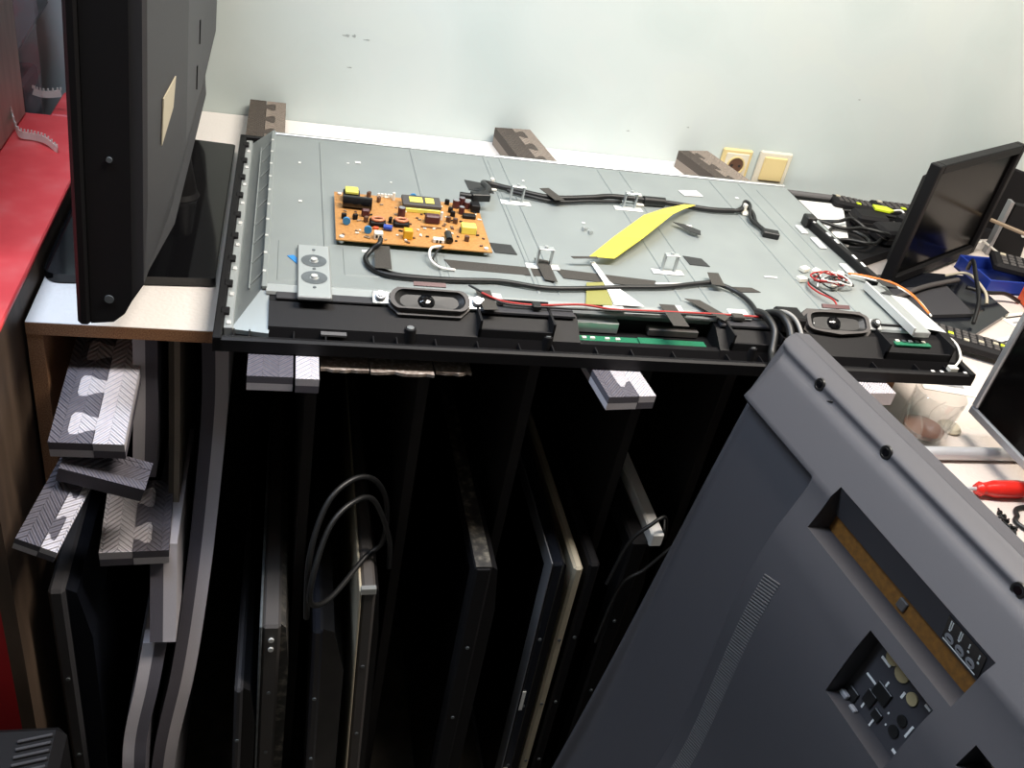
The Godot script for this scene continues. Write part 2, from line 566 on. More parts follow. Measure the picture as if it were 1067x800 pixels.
func build_foam() -> void:
	var rear := "foam spacers under the back of the opened television"
	foam_pair("brown foam spacer under television nearest the standing television", V(-0.032, TOP, -1.805), yaw(0), 0.03, 0.036, 0.064, 3, 0.036, "foam_brown", "foam_tan", rear)
	foam_pair("brown foam spacer at the middle of the television's wall side", V(0.45, TOP, -1.805), yaw(7), 0.036, 0.04, 0.064, 3, 0.036, "foam_brown", "foam_tan", rear)
	foam_pair("brown foam spacer beside the wall sockets", V(0.835, TOP, -1.79), yaw(14), 0.026, 0.05, 0.058, 3, 0.036, "foam_brown", "foam_tan", rear)
	var front := "foam spacers under the front edge of the opened television"
	foam_pair("wide dark and light foam spacer below television's left speaker", V(-0.029, TOP, -1.06), yaw(0), 0.0001, 0.052, 0.148, 1, 0.02, "foam_light", "foam_dark", front)
	foam_pair("small pale foam spacer beside the wide dark one", V(0.026, TOP, -1.06), yaw(0), 0.0001, 0.027, 0.15, 1, 0.02, "foam_dark", "foam_light", front)
	foam_pair("puzzle edged foam spacer below the television's middle", V(0.43, TOP, -1.1), yaw(6), 0.042, 0.024, 0.1, 2, 0.02, "foam_dark", "foam_light", front, -0.8)
	foam_pair("pale foam spacer below television's right speaker above the glass", V(0.79, TOP, -1.05), yaw(3), 0.03, 0.05, 0.06, 2, 0.02, "foam_light", "foam_light", front)
	var heap := "foam strips heaped under the bench"
	foam_pair("large interlocked dark and light foam piece topping the heap", V(-0.2, 0.936, -1.11), Basis(Vector3.RIGHT, deg_to_rad(11)) * yaw(-1), 0.048, 0.036, 0.062, 3, 0.026, "foam_dark", "foam_light", heap, -0.85)
	foam_pair("small foam end jutting left out of the heap", V(-0.232, 0.835, -0.97), Basis(Vector3.RIGHT, deg_to_rad(14)) * yaw(-14) * Basis(Vector3.BACK, deg_to_rad(-18)), 0.028, 0.02, 0.06, 2, 0.026, "foam_dark", "foam_light", heap)
	foam_pair("foam strip lying crosswise below the large interlocked piece", V(-0.245, 0.872, -0.955), yaw(83) * Basis(Vector3.BACK, deg_to_rad(12)) * Basis(Vector3.RIGHT, deg_to_rad(17)), 0.03, 0.012, 0.05, 2, 0.026, "foam_dark", "foam_dark", heap)
	foam_pair("lower interlocked foam piece with pale left half", V(-0.175, 0.725, -1.06), Basis(Vector3.RIGHT, deg_to_rad(4)) * yaw(3), 0.04, 0.045, 0.065, 2, 0.026, "foam_light", "foam_dark", heap)
	foam_ribbon("upright foam strip with pale edge right of the heap", [V(-0.159, 0.99, -1.06), V(-0.16, 0.885, -1.04), V(-0.163, 0.791, -1.02)], 0.03, 0.3, "foam_light", "foam_dark", heap)
	foam_ribbon("thin ragged foam strip standing behind the pale edged one", [V(-0.125, 0.99, -1.07), V(-0.126, 0.846, -1.05), V(-0.128, 0.724, -1.03)], 0.014, 0.3, "foam_brown", "foam_tan", heap)
	foam_ribbon("short upright foam strip hanging below the heap", [V(-0.132, 0.735, -0.95), V(-0.132, 0.67, -0.93), V(-0.133, 0.585, -0.91)], 0.034, 0.25, "foam_dark", "foam_light", heap)
	foam_ribbon("lowest upright foam strip beside the long curved one", [V(-0.145, 0.572, -0.92), V(-0.156, 0.5, -0.9), V(-0.173, 0.405, -0.885), V(-0.179, 0.3, -0.875), V(-0.192, 0.0, -0.875)], 0.032, 0.25, "foam_light", "foam_dark", heap)
	foam_ribbon("long curved two tone foam strip standing in the slots", [V(-0.075, 0.98, -1.078), V(-0.075, 0.882, -1.07), V(-0.083, 0.752, -1.05), V(-0.094, 0.62, -1.0), V(-0.112, 0.468, -0.955), V(-0.143, 0.274, -0.92), V(-0.15, 0.0, -0.9)], 0.034, 0.4, "foam_dark", "foam_light", heap)

# ---------------------------------------------------------------- televisions stored on edge
func stored(label: String, x: float, zf: float, ztop: float, top: float, lean: float, w0: float, w1: float, m0: Material, m1: Material, style: int) -> Node3D:
	# bottom hinge keeps the front top corner at (x, top)
	var r := Basis(Vector3.BACK, deg_to_rad(lean))
	var foot := V(x, top, zf) - r * V(0, top / cos(deg_to_rad(lean)), 0)
	foot.y = 0.002 + maxf(0.0, (w0 + w1) * sin(deg_to_rad(-lean)))
	var o := thing("stored_television", label, "television", foot, r, "televisions stored on edge under the bench")
	var h := (top - foot.y) / cos(deg_to_rad(lean))
	var d := zf - ztop
	part(B.new().span(V(0, 0, -d), V(w0, h, 0), 0.004), "bezel", m0, o)
	if style != 1:
		part(B.new().span(V(-0.002, 0.03, -d + 0.03), V(0.0, h - 0.03, -0.03)), "screen", M.screen, o)
	if w1 > 0.0:
		var b := B.new()
		b.ext(PackedVector2Array([Vector2(0, 0.012), Vector2(w1 * 0.5, 0.03), Vector2(w1, 0.1), Vector2(w1, h - 0.1), Vector2(w1 * 0.5, h - 0.012), Vector2(0, h - 0.004)]), V(w0, 0, -d + 0.02), Vector3.RIGHT, Vector3.UP, V(0, 0, d - 0.028))
		part(b, "back_cover", m1, o)
	if style == 2:
		part(B.new().span(V(0.001, h, -d), V(w0 - 0.001, h + 0.0015, -0.002), 0.0006), "dusty_top", M.dusty, o)
	for k in 3:
		part(B.new().cyl(V(w0 * 0.5, h * (0.25 + 0.25 * k), -0.001), V(w0 * 0.5, h * (0.25 + 0.25 * k), 0.0012), minf(0.003, w0 * 0.3)), "screw", M.steel_dark, o)
	return o

func build_stored() -> void:
	stored("dark television at far left under the foam heap", -0.268, -0.9, -1.55, 0.7, 0.3, 0.02, 0.026, M.darkgrey, M.gloss_blue, 0)
	stored("thin charcoal television right of the long curved foam strip", -0.036, -0.9, -1.6, 0.485, -0.5, 0.012, 0.02, M.darkgrey, M.black, 0)
	var fr := stored("bare panel with scratched steel frame beside the first divider", 0.0, -0.92, -1.6, 0.6, 0.0, 0.026, 0.014, M.rail, M.dusty, 1)
	part(B.new().span(V(-0.004, 0.0, -0.6), V(0.0, 0.6, 0.002), 0.001), "edge_strip", M.steel_dark, fr)
	for y in [0.55, 0.57]:
		part(B.new().cyl(V(0.013, y, 0.0), V(0.013, y, 0.003), 0.004), "screw", M.zinc, fr)
	stored("glossy black television with rounded back under the looped cable", 0.07, -0.9, -1.6, 0.61, 1.2, 0.014, 0.034, M.gloss_blue, M.gloss, 0)
	var g := stored("slim television with pale edge line right of the looped cable", 0.135, -0.92, -1.62, 0.672, 1.6, 0.02, 0.01, M.rail, M.black, 0)
	part(B.new().span(V(-0.004, 0.0, -0.69), V(-0.0005, 0.67, 0.001), 0.001), "edge_line", M.beige, g)
	part(B.new().span(V(-0.002, 0.662, -0.006), V(0.02, 0.6745, 0.002), 0.001), "corner_clip", M.steel_bright, g)
	stored("dusty topped television leaning in the middle slot", 0.296, -0.93, -1.62, 0.703, 0.5, 0.026, 0.02, M.black_soft, M.black_soft, 2)
	var i1 := stored("black television with bright corner beside white panel edge", 0.42, -0.95, -1.62, 0.69, 1.4, 0.02, 0.012, M.gloss_blue, M.black, 0)
	part(B.new().span(V(-0.0015, 0.0, -0.6), V(0.0, 0.69, 0.001)), "edge_line", M.silver, i1)
	for s in [[0.36, 0.05, 0.006], [0.13, 0.07, 0.008]]:
		part(B.new().box(V(0.006, s[0], 0.0012), V(s[2], s[1], 0.001)), "sticker", M.paper, i1)
	stored("pale edged panel squeezed between two black televisions", 0.462, -0.96, -1.6, 0.67, 1.1, 0.015, 0.0, M.beige, M.black, 1)
	stored("black television with silver corner right of the pale panel", 0.485, -0.96, -1.62, 0.678, 1.1, 0.018, 0.0, M.black, M.black, 0)
	var j := stored("black television with white top edge behind the grey cover", 0.545, -0.965, -1.65, 0.72, 0.6, 0.028, 0.02, M.black, M.black, 0)
	part(B.new().span(V(0.0285, 0.708, -0.6), V(0.05, 0.735, 0.001), 0.003), "white_edge", M.paper, j)
	# looped cable over the stored sets
	var loop := [V(0.058, 0.66, -0.882), V(0.056, 0.77, -0.888), V(0.075, 0.835, -0.92), V(0.108, 0.852, -0.95), V(0.14, 0.835, -0.97), V(0.163, 0.78, -0.985), V(0.166, 0.7, -0.99), V(0.14, 0.68, -0.975), V(0.09, 0.68, -0.9), V(0.062, 0.7, -0.872), V(0.062, 0.75, -0.876), V(0.08, 0.803, -0.91), V(0.11, 0.82, -0.94), V(0.142, 0.802, -0.965), V(0.172, 0.72, -0.975), V(0.178, 0.66, -0.975)]
	tag(part(B.new().tube(curve(loop, 8), 0.004), numbered("looped_cable"), M.rubber, self), "black cable looped twice over the stored televisions", "cable")
	# cables hanging in front of the white edge
	var hang := [V(0.72, 1.06, -0.945), V(0.70, 1.0, -0.935), V(0.668, 0.86, -0.945), V(0.64, 0.76, -0.955), V(0.605, 0.715, -0.955), V(0.575, 0.67, -0.955), V(0.545, 0.63, -0.957), V(0.535, 0.5, -0.957)]
	tag(part(B.new().tube(curve(hang, 8), 0.003), numbered("hanging_cable"), M.rubber, self), "thin black cable hanging from opened television past white edge", "cable")
	var hang2 := [V(0.52, 0.64, -0.955), V(0.535, 0.73, -0.955), V(0.56, 0.765, -0.956), V(0.585, 0.772, -0.965), V(0.602, 0.72, -0.975)]
	tag(part(B.new().tube(curve(hang2, 8), 0.003), numbered("hanging_cable"), M.rubber, self), "short black cable curled over the white television edge", "cable")
	# torn cardboard under the opened set
	for c in [[0.056, 0.115, 0.0, "torn brown cardboard scrap beside the pale foam spacer"], [0.117, 0.196, 0.004, "long torn cardboard scrap below the left speaker"], [0.199, 0.245, -0.004, "torn reddish cardboard scrap at the right of the torn scraps"]]:
		rng.seed = int(c[0] * 1000)
		var poly := PackedVector2Array([Vector2(c[1], -1.12), Vector2(c[0], -1.12)])
		for k in 9:
			poly.append(Vector2(lerpf(c[0], c[1], k / 8.0), -0.956 + c[2] * 0.7 + rng.randf_range(-0.003, 0.003)))
		tag(part(B.new().ext(poly, V(0, TOP + 0.0005, 0), Vector3.RIGHT, Vector3.BACK, V(0, 0.004, 0)), numbered("cardboard_scrap"), M.card, self), c[3], "cardboard", "torn cardboard under the opened television")
	# vented dark casing at the lower left
	var vc := thing("vented_casing", "dark vented casing on the floor at lower left corner", "casing", V(-0.32, 0, -0.67))
	part(B.new().span(V(-0.12, 0, -0.13), V(0.085, 0.57, 0.13), 0.012), "shell", M.black, vc)
	for k in 8:
		part(B.new().box(V(0.052, 0.572, -0.105 + 0.011 * k), V(0.04, 0.006, 0.004), 0.001, yaw(12)), "vent_slat", M.darkgrey, vc)

# ---------------------------------------------------------------- standing television at the left
func build_standing_tv() -> void:
	var base := V(-0.19, TOP, -1.385)
	var t := thing("standing_television", "black flat television standing edge on upon the white bench", "television", base)
	# glossy pedestal
	var ped := B.new()
	var poly := PackedVector2Array()
	for c in [[0.105, 0.235, 0], [-0.08, 0.235, 90], [-0.08, -0.235, 180], [0.105, -0.235, 270]]:
		for k in 6:
			var a := deg_to_rad(c[2] + 90.0 * (1.0 - k / 5.0) - 0.0)
			a = deg_to_rad(90.0 - 18.0 * k - c[2] + 0.0) if false else a
			var rad := 0.006 if c[0] > 0.0 else 0.02
			poly.append(Vector2(c[0] + rad * cos(deg_to_rad(c[2] + 18.0 * k)), c[1] + rad * sin(deg_to_rad(c[2] + 18.0 * k))))
	ped.ext(poly, V(0, 0.002, 0), Vector3.RIGHT, Vector3.BACK, V(0, 0.012, 0))
	part(ped, "pedestal", M.gloss, t)
	part(B.new().box(V(0.1095, 0.008, 0), V(0.002, 0.013, 0.47), 0.001), "pedestal_edge", M.black, t)
	part(B.new().lathe([Vector2(0.0, 0.075), Vector2(0.018, 0.075), Vector2(0.02, 0.06), Vector2(0.026, 0.022), Vector2(0.03, 0.0145), Vector2(0.0, 0.0145)], V(0.04, 0, -0.015)), "neck", M.black, t)
	var r := Basis(Vector3.BACK, deg_to_rad(-2.0))
	var o := V(-0.018, 0.045, 0)
	var tr := Transform3D(r, o)
	part(B.new(tr).span(V(-0.008, -0.003, -0.415), V(0.006, 0.62, 0.42), 0.004), "front_bezel", M.black, t)
	part(B.new(tr).span(V(-0.0095, 0.03, -0.385), V(-0.0075, 0.59, 0.39)), "screen", M.screen, t)
	var mid := B.new(tr)
	mid.ext(PackedVector2Array([Vector2(0.006, 0.0), Vector2(0.03, 0.004), Vector2(0.042, 0.016), Vector2(0.05, 0.034), Vector2(0.05, 0.6), Vector2(0.03, 0.615), Vector2(0.006, 0.618)]), V(0, 0, -0.41), Vector3.RIGHT, Vector3.UP, V(0, 0, 0.827))
	part(mid, "side_shell", M.black_soft, t)
	# rear shell lofted from the thin ends to the thick middle
	var back := B.new(tr)
	var rows := []
	for e in [[0.415, 0.062, 0.045], [0.41, 0.066, 0.05], [0.25, 0.09, 0.06], [-0.25, 0.09, 0.06], [-0.4, 0.066, 0.05], [-0.408, 0.06, 0.045]]:
		var row := [V(0.05, e[2] - 0.012, e[0]), V(e[1] - 0.012, e[2] - 0.008, e[0]), V(lerpf(e[1], 0.062, 0.6), e[2] + 0.01, e[0]), V(e[1], e[2] + 0.1, e[0]), V(e[1], 0.45, e[0]), V(lerpf(e[1], 0.062, 0.5), 0.53, e[0]), V(0.05, 0.59, e[0])]
		rows.append(row)
	for i in rows.size() - 1:
		for j in 6:
			back.quad(rows[i][j], rows[i + 1][j], rows[i + 1][j + 1], rows[i][j + 1], V(1, -0.3 if j < 2 else 0.1, 0))
	for i in [0, rows.size() - 1]:
		for j in range(1, 6):
			back.tri(rows[i][0], rows[i][j], rows[i][j + 1], V(0, 0, 1 if i == 0 else -1))
	part(back, "rear_shell", M.darkgrey, t)
	part(B.new(tr).cyl(V(0.03, 0.2, 0.417), V(0.03, 0.2, 0.419), 0.003), "screw", M.steel_dark, t)
	part(B.new(tr).cyl(V(0.026, 0.034, 0.417), V(0.026, 0.034, 0.4185), 0.005), "screw", M.steel_dark, t)
	var lab := B.new(tr)
	lab.ext(PackedVector2Array([Vector2(0.0, 0.0), Vector2(0.045, 0.028), Vector2(0.055, 0.06), Vector2(0.006, 0.05)]), V(0.0738, 0.2, 0.362), V(0.148, 0, -0.989), Vector3.UP, V(0.0012, 0, 0.0002))
	part(lab, "paper_label", M.beige, t)
	for k in 5:
		part(B.new(tr).box(V(0.0905, 0.28 + 0.035 * k, -0.1), V(0.003, 0.022, 0.05), 0.001), "connector_socket", M.beige if k == 2 else M.black, t)
	for k in 4:
		part(B.new(tr).box(V(0.0905, 0.2 + 0.05 * k, 0.12 - 0.03 * k), V(0.002, 0.03, 0.004)), "vent_slot", M.black, t)

# ---------------------------------------------------------------- the opened television
const TB := Vector3(0.457, 1.042, -1.278)
var tvn: Node3D

func tp(called: String, m: Material, b: B) -> MeshInstance3D:
	return part(b, called, m, tvn)

func tape(pts: Array, m: Material, y := 1.0855) -> void:
	var poly := PackedVector2Array()
	for p in pts:
		poly.append(Vector2(p[0], p[1]))
	tp("tape", m, nb(TB).ext(poly, V(0, y, 0), Vector3.RIGHT, Vector3.BACK, V(0, 0.0007, 0)))

func wire(called: String, pts: Array, r: float, m: Material) -> void:
	tp(called, m, nb(TB).tube(curve(pts, 6), r, 7))

func build_opened_tv() -> void:
	tvn = thing("opened_television", "opened television lying face down showing its grey steel back", "television", TB)
	# plastic front bezel, face down
	var bz := nb(TB)
	var prof := PackedVector2Array([Vector2(-0.957, 1.042), Vector2(-0.957, 1.058), Vector2(-0.961, 1.06), Vector2(-0.968, 1.058), Vector2(-0.97, 1.047), Vector2(-0.986, 1.047), Vector2(-0.99, 1.06), Vector2(-1.022, 1.077), Vector2(-1.05, 1.079), Vector2(-1.05, 1.042)])
	bz.ext(prof, V(-0.008, 0, 0), Vector3.BACK, Vector3.UP, V(0.398, 0, 0))
	bz.ext(prof, V(0.592, 0, 0), Vector3.BACK, Vector3.UP, V(0.393, 0, 0))
	var low := PackedVector2Array([Vector2(-0.957, 1.042), Vector2(-0.957, 1.058), Vector2(-0.961, 1.06), Vector2(-0.968, 1.058), Vector2(-0.97, 1.047), Vector2(-0.986, 1.047), Vector2(-0.99, 1.058), Vector2(-1.0, 1.058), Vector2(-1.003, 1.05), Vector2(-1.05, 1.05), Vector2(-1.05, 1.042)])
	bz.ext(PackedVector2Array([Vector2(-0.957, 1.042), Vector2(-0.957, 1.058), Vector2(-0.961, 1.06), Vector2(-0.968, 1.058), Vector2(-0.97, 1.046), Vector2(-1.05, 1.046), Vector2(-1.05, 1.042)]), V(-0.07, 0, 0), Vector3.BACK, Vector3.UP, V(0.062, 0, 0))
	bz.ext(low, V(0.39, 0, 0), Vector3.BACK, Vector3.UP, V(0.202, 0, 0))
	bz.span(V(-0.07, 1.042, -1.6), V(-0.06, 1.062, -0.957), 0.001)
	bz.span(V(0.975, 1.042, -1.6), V(0.985, 1.062, -0.957), 0.001)
	bz.span(V(-0.07, 1.042, -1.605), V(0.985, 1.062, -1.595), 0.001)
	bz.span(V(-0.06, 1.043, -1.596), V(0.975, 1.046, -1.04))
	part(bz, "bezel", M.black, tvn)
	for x in [-0.048, -0.03, 0.022, 0.06, 0.118, 0.147, 0.196, 0.25, 0.305, 0.35, 0.41, 0.46, 0.52, 0.6, 0.65, 0.7, 0.76, 0.83, 0.9, 0.95]:
		tp("bezel_rib", M.black, nb(TB).span(V(x, 1.046, -0.987), V(x + 0.0018, 1.056, -0.967)))
	# dark plastic bins along the front
	for s in [[0.252, 0.352], [0.606, 0.682], [0.85, 0.96]]:
		var w := nb(TB)
		w.span(V(s[0], 1.05, -1.04), V(s[0] + 0.003, 1.085, -0.99))
		w.span(V(s[1] - 0.003, 1.05, -1.04), V(s[1], 1.085, -0.99))
		w.span(V(s[0], 1.05, -1.045), V(s[1], 1.087, -1.042))
		w.span(V(s[0], 1.05, -0.993), V(s[1], 1.072, -0.99))
		tp("speaker_chamber", M.black_soft, w)
	tp("ledge", M.darkgrey, nb(TB).span(V(0.0, 1.0785, -1.05), V(0.13, 1.0825, -1.022), 0.001))
	tp("ledge", M.darkgrey, nb(TB).span(V(0.255, 1.0785, -1.05), V(0.385, 1.0835, -1.018), 0.001))
	tp("ledge", M.darkgrey, nb(TB).span(V(0.598, 1.0785, -1.05), V(0.70, 1.0835, -1.02), 0.001))
	for x in [0.165, 0.345, 0.64]:
		var po := tp("screw_post", M.black_soft, nb(TB).cyl(V(x, 1.046, -0.993), V(x, 1.066, -0.993), 0.009, 0.007))
		part(nb(TB).cyl(V(x, 1.066, -0.993), V(x, 1.0675, -0.993), 0.0045), "screw", M.steel_bright, po)
	tp("slot_plate", M.midgrey, nb(TB).span(V(0.055, 1.055, -0.9885), V(0.086, 1.0575, -0.981)))
	# steel back
	var sh := tp("steel_back", M.steel, nb(TB).span(V(-0.015, 1.0465, -1.56), V(0.948, 1.085, -1.05), 0.003))
	for s in [[0.060, 0.062, -1.54, -1.1], [0.213, 0.217, -1.555, -1.08], [0.343, 0.347, -1.555, -1.07], [0.373, 0.3745, -1.555, -1.07], [0.556, 0.559, -1.55, -1.075], [0.60, 0.602, -1.55, -1.075], [0.78, 0.783, -1.55, -1.08], [0.84, 0.842, -1.55, -1.08], [0.87, 0.873, -1.53, -1.2]]:
		part(nb(TB).span(V(s[0], 1.084, s[2]), V(s[1] + 0.001, 1.0864, s[3]), 0.001), "pressed_ridge", M.steel, sh)
	for s in [[0.35, 0.37, -1.54, -1.08], [0.085, 0.2, -1.16, -1.085], [0.225, 0.335, -1.16, -1.085], [0.0, 0.05, -1.17, -1.06]]:
		part(nb(TB).span(V(s[0], 1.084, s[2]), V(s[1], 1.0858, s[3]), 0.0008), "pressed_panel", M.steel, sh)
	# folded front flange, bright where it bends down
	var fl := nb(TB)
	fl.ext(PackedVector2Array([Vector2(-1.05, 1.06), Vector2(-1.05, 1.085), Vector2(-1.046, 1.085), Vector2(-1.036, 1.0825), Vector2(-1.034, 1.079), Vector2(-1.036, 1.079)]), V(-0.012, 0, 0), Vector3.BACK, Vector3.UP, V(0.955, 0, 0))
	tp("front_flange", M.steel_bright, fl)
	for x in [0.18, 0.26, 0.43, 0.52, 0.62, 0.72]:
		tp("flange_tab", M.zinc, nb(TB).span(V(x, 1.0835, -1.06), V(x + 0.03, 1.087, -1.034), 0.001))
	var rb := nb(TB)
	rb.span(V(-0.012, 1.083, -1.565), V(0.946, 1.0875, -1.5585), 0.001)
	tp("back_hem", M.steel_bright, rb)
	# sloping left side
	var lf := nb(TB)
	lf.ext(PackedVector2Array([Vector2(-0.013, 1.0845), Vector2(-0.051, 1.053), Vector2(-0.051, 1.048), Vector2(-0.013, 1.048)]), V(0, 0, -1.585), Vector3.RIGHT, Vector3.UP, V(0, 0, 0.535))
	var left := tp("side_flange", M.steel, lf)
	for k in 9:
		var z := -1.53 + 0.056 * k
		part(nb(TB).bar(V(-0.017, 1.0836, z), V(-0.033, 1.0702, z + 0.012), 0.0016, 0.0014, Vector3.UP), "pressed_line", M.steel, left)
	part(nb(TB).bar(V(-0.033, 1.0702, -1.53), V(-0.033, 1.0702, -1.06), 0.0016, 0.0014, Vector3.UP), "pressed_line", M.steel, left)
	tp("side_hem", M.steel, nb(TB).span(V(-0.018, 1.082, -1.57), V(-0.011, 1.0873, -1.04), 0.001))
	for k in 10:
		tp("hem_tab", M.zinc, nb(TB).span(V(-0.0175, 1.0872, -1.53 + 0.05 * k), V(-0.0135, 1.088, -1.525 + 0.05 * k)))
	var cor := nb(TB)
	# mitred corner: the side slope runs on to the front and a bright face slopes down to it
	var c0 := V(-0.013, 1.0848, -1.05)
	var c1 := V(-0.051, 1.0532, -1.05)
	var c2 := V(-0.051, 1.0532, -0.99)
	var c3 := V(-0.007, 1.0532, -0.984)
	var c4 := V(0.0, 1.0848, -1.05)
	cor.tri(c0, c2, c3, V(0, 1, 1))
	cor.tri(c0, c3, c4, V(0, 1, 1))
	cor.quad(c2, c3, c3 - V(0, 0.006, 0), c2 - V(0, 0.006, 0), V(0, 0, 1))
	var cs := nb(TB)
	cs.tri(c0, c1, c2, V(-1, 1, 0))
	cs.quad(c1, c2, c2 - V(0, 0.005, 0), c1 - V(0, 0.005, 0), V(-1, 0, 0))
	tp("side_flange_end", M.steel, cs)
	tp("corner_flange", M.steel, cor)
	tp("side_rail", M.steel_bright, nb(TB).span(V(-0.0595, 1.046, -1.59), V(-0.0485, 1.0585, -0.985), 0.001))
	for k in 9:
		var z := -1.57 + 0.068 * k
		tp("clip", M.black, nb(TB).span(V(-0.064, 1.055, z), V(-0.054, 1.063, z + 0.014), 0.001))
		tp("hook", M.zinc, nb(TB).span(V(-0.057, 1.058, z + 0.028), V(-0.051, 1.061, z + 0.035), 0.001))
	# right side strip
	tp("side_rail", M.steel, nb(TB).span(V(0.949, 1.046, -1.58), V(0.972, 1.066, -1.0), 0.001))
	# blue marker stroke
	tape([[0.012, -1.125], [0.02, -1.128], [0.033, -1.107], [0.026, -1.102]], M.skyblue, 1.0859)
	# stickers and worn white spots
	for s in [[0.121, -1.469, 0.009, 0.007], [0.105, -1.462, 0.004, 0.003], [0.028, -1.445, 0.004, 0.006], [0.029, -1.30, 0.005, 0.005], [0.118, -1.155, 0.014, 0.006], [0.17, -1.4, 0.003, 0.003], [0.656, -1.335, 0.022, 0.005], [0.809, -1.477, 0.006, 0.006], [0.74, -1.17, 0.022, 0.004], [0.4, -1.46, 0.004, 0.004], [0.47, -1.31, 0.005, 0.004]]:
		tp("white_mark", M.paper, nb(TB).box(V(s[0], 1.0861, s[1]), V(s[2], 0.0006, s[3])))
	tape([[0.695, -1.485], [0.733, -1.492], [0.738, -1.468], [0.7, -1.463]], M.paper, 1.086)
	# standoff brackets for the missing main board
	for s in [[0.369, -1.368], [0.569, -1.386], [0.368, -1.152], [0.565, -1.164]]:
		var b := nb(TB)
		b.span(V(s[0] - 0.026, 1.0853, s[1] - 0.004), V(s[0] + 0.024, 1.0868, s[1] + 0.011), 0.0005)
		var br := tp("standoff_bracket", M.zinc, b)
		for d in [-0.011, 0.009]:
			part(nb(TB).span(V(s[0] + d, 1.086, s[1] - 0.003), V(s[0] + d + 0.0025, 1.113, s[1] + 0.004)), "upright", M.steel_bright, br)
		part(nb(TB).span(V(s[0] - 0.011, 1.113, s[1] - 0.004), V(s[0] + 0.0115, 1.1145, s[1] + 0.006), 0.0005), "top_plate", M.steel_bright, br)
		part(nb(TB).cyl(V(s[0], 1.1145, s[1]), V(s[0], 1.117, s[1]), 0.0028), "screw", M.steel_bright, br)
	# corner stand bracket with two pressed cups
	var cb := tp("stand_bracket", M.steel_bright, nb(TB).span(V(0.025, 1.0858, -1.15), V(0.067, 1.092, -1.012), 0.0015))
	for z in [-1.105, -1.06]:
		part(nb(TB).lathe([Vector2(0.0165, 1.0924), Vector2(0.0145, 1.0924), Vector2(0.006, 1.0922)], V(0.046, 0, z), 20), "cup_rim", M.steel_dark, cb)
		part(nb(TB).cyl(V(0.046, 1.0915, z), V(0.046, 1.0955, z), 0.0042), "screw", M.zinc, cb)
	for z in [-1.135, -1.083, -1.035]:
		part(nb(TB).cyl(V(0.046, 1.0915, z), V(0.046, 1.0928, z), 0.0022), "rivet", M.steel_dark, cb)
	# loose clips of ffc: yellow ribbon
	var ff := nb(TB)
	var rp := [[V(0.694, 1.098, -1.397), V(0.672, 1.098, -1.396)], [V(0.653, 1.106, -1.355), V(0.617, 1.106, -1.351)], [V(0.621, 1.11, -1.321), V(0.566, 1.11, -1.307)], [V(0.541, 1.106, -1.229), V(0.494, 1.106, -1.227)], [V(0.479, 1.098, -1.168), V(0.44, 1.098, -1.168)]]
	for k in rp.size() - 1:
		ff.quad(rp[k][0], rp[k][1], rp[k + 1][1], rp[k + 1][0], Vector3.UP)
		ff.quad(rp[k][0] - V(0, 0.0006, 0), rp[k][1] - V(0, 0.0006, 0), rp[k + 1][1] - V(0, 0.0006, 0), rp[k + 1][0] - V(0, 0.0006, 0), Vector3.DOWN)
	var fn := tp("ribbon_cable", M.ffc, ff)
	var f2 := nb(TB)
	var rq := [[V(0.457, 1.0882, -1.112), V(0.422, 1.0882, -1.106)], [V(0.444, 1.0878, -1.046), V(0.405, 1.0878, -1.044)]]
	for k in rq.size() - 1:
		f2.quad(rq[k][0], rq[k][1], rq[k + 1][1], rq[k + 1][0], Vector3.UP)
		f2.quad(rq[k][0] - V(0, 0.0006, 0), rq[k][1] - V(0, 0.0006, 0), rq[k + 1][1] - V(0, 0.0006, 0), rq[k + 1][0] - V(0, 0.0006, 0), Vector3.DOWN)
	part(f2, "folded_tail", M.ffc_back, fn)
	part(nb(TB).ext(PackedVector2Array([Vector2(0.444, -1.17), Vector2(0.451, -1.17), Vector2(0.458, -1.112), Vector2(0.49, -1.046), Vector2(0.446, -1.046), Vector2(0.448, -1.108)]), V(0, 1.0885, 0), Vector3.RIGHT, Vector3.BACK, V(0, 0.0006, 0)), "white_tail", M.paper, fn)
	part(nb(TB).ext(PackedVector2Array([Vector2(0.41, -1.162), Vector2(0.452, -1.168), Vector2(0.452, -1.162), Vector2(0.413, -1.156)]), V(0, 1.0985, 0), Vector3.RIGHT, Vector3.BACK, V(0, 0.0006, 0)), "stiffener", M.tape, fn)
	# black fabric tape
	tape([[0.295, -1.44], [0.336, -1.43], [0.338, -1.395], [0.297, -1.4]], M.tape_dark)
	tape([[0.415, -1.405], [0.432, -1.41], [0.45, -1.365], [0.432, -1.362]], M.tape, 1.0975)
	tape([[0.127, -1.155], [0.148, -1.155], [0.146, -1.09], [0.124, -1.09]], M.tape, 1.0955)
	tape([[0.224, -1.148], [0.362, -1.142], [0.362, -1.118], [0.232, -1.122]], M.tape)
	tape([[0.358, -1.168], [0.378, -1.162], [0.378, -1.1], [0.36, -1.104]], M.tape, 1.0885)
	tape([[0.386, -1.145], [0.535, -1.13], [0.53, -1.108], [0.392, -1.118]], M.tape)
	tape([[0.3, -1.212], [0.332, -1.21], [0.336, -1.18], [0.303, -1.182]], M.tape_dark)
	tape([[0.63, -1.33], [0.648, -1.325], [0.67, -1.305], [0.664, -1.288], [0.648, -1.298]], M.tape_dark, 1.092)
	tape([[0.61, -1.22], [0.64, -1.215], [0.645, -1.19], [0.612, -1.192]], M.tape_dark)
	tape([[0.622, -1.15], [0.64, -1.15], [0.635, -1.11], [0.615, -1.112]], M.tape, 1.0955)
	tape([[0.65, -1.128], [0.69, -1.13], [0.7, -1.118], [0.65, -1.112]], M.tape)
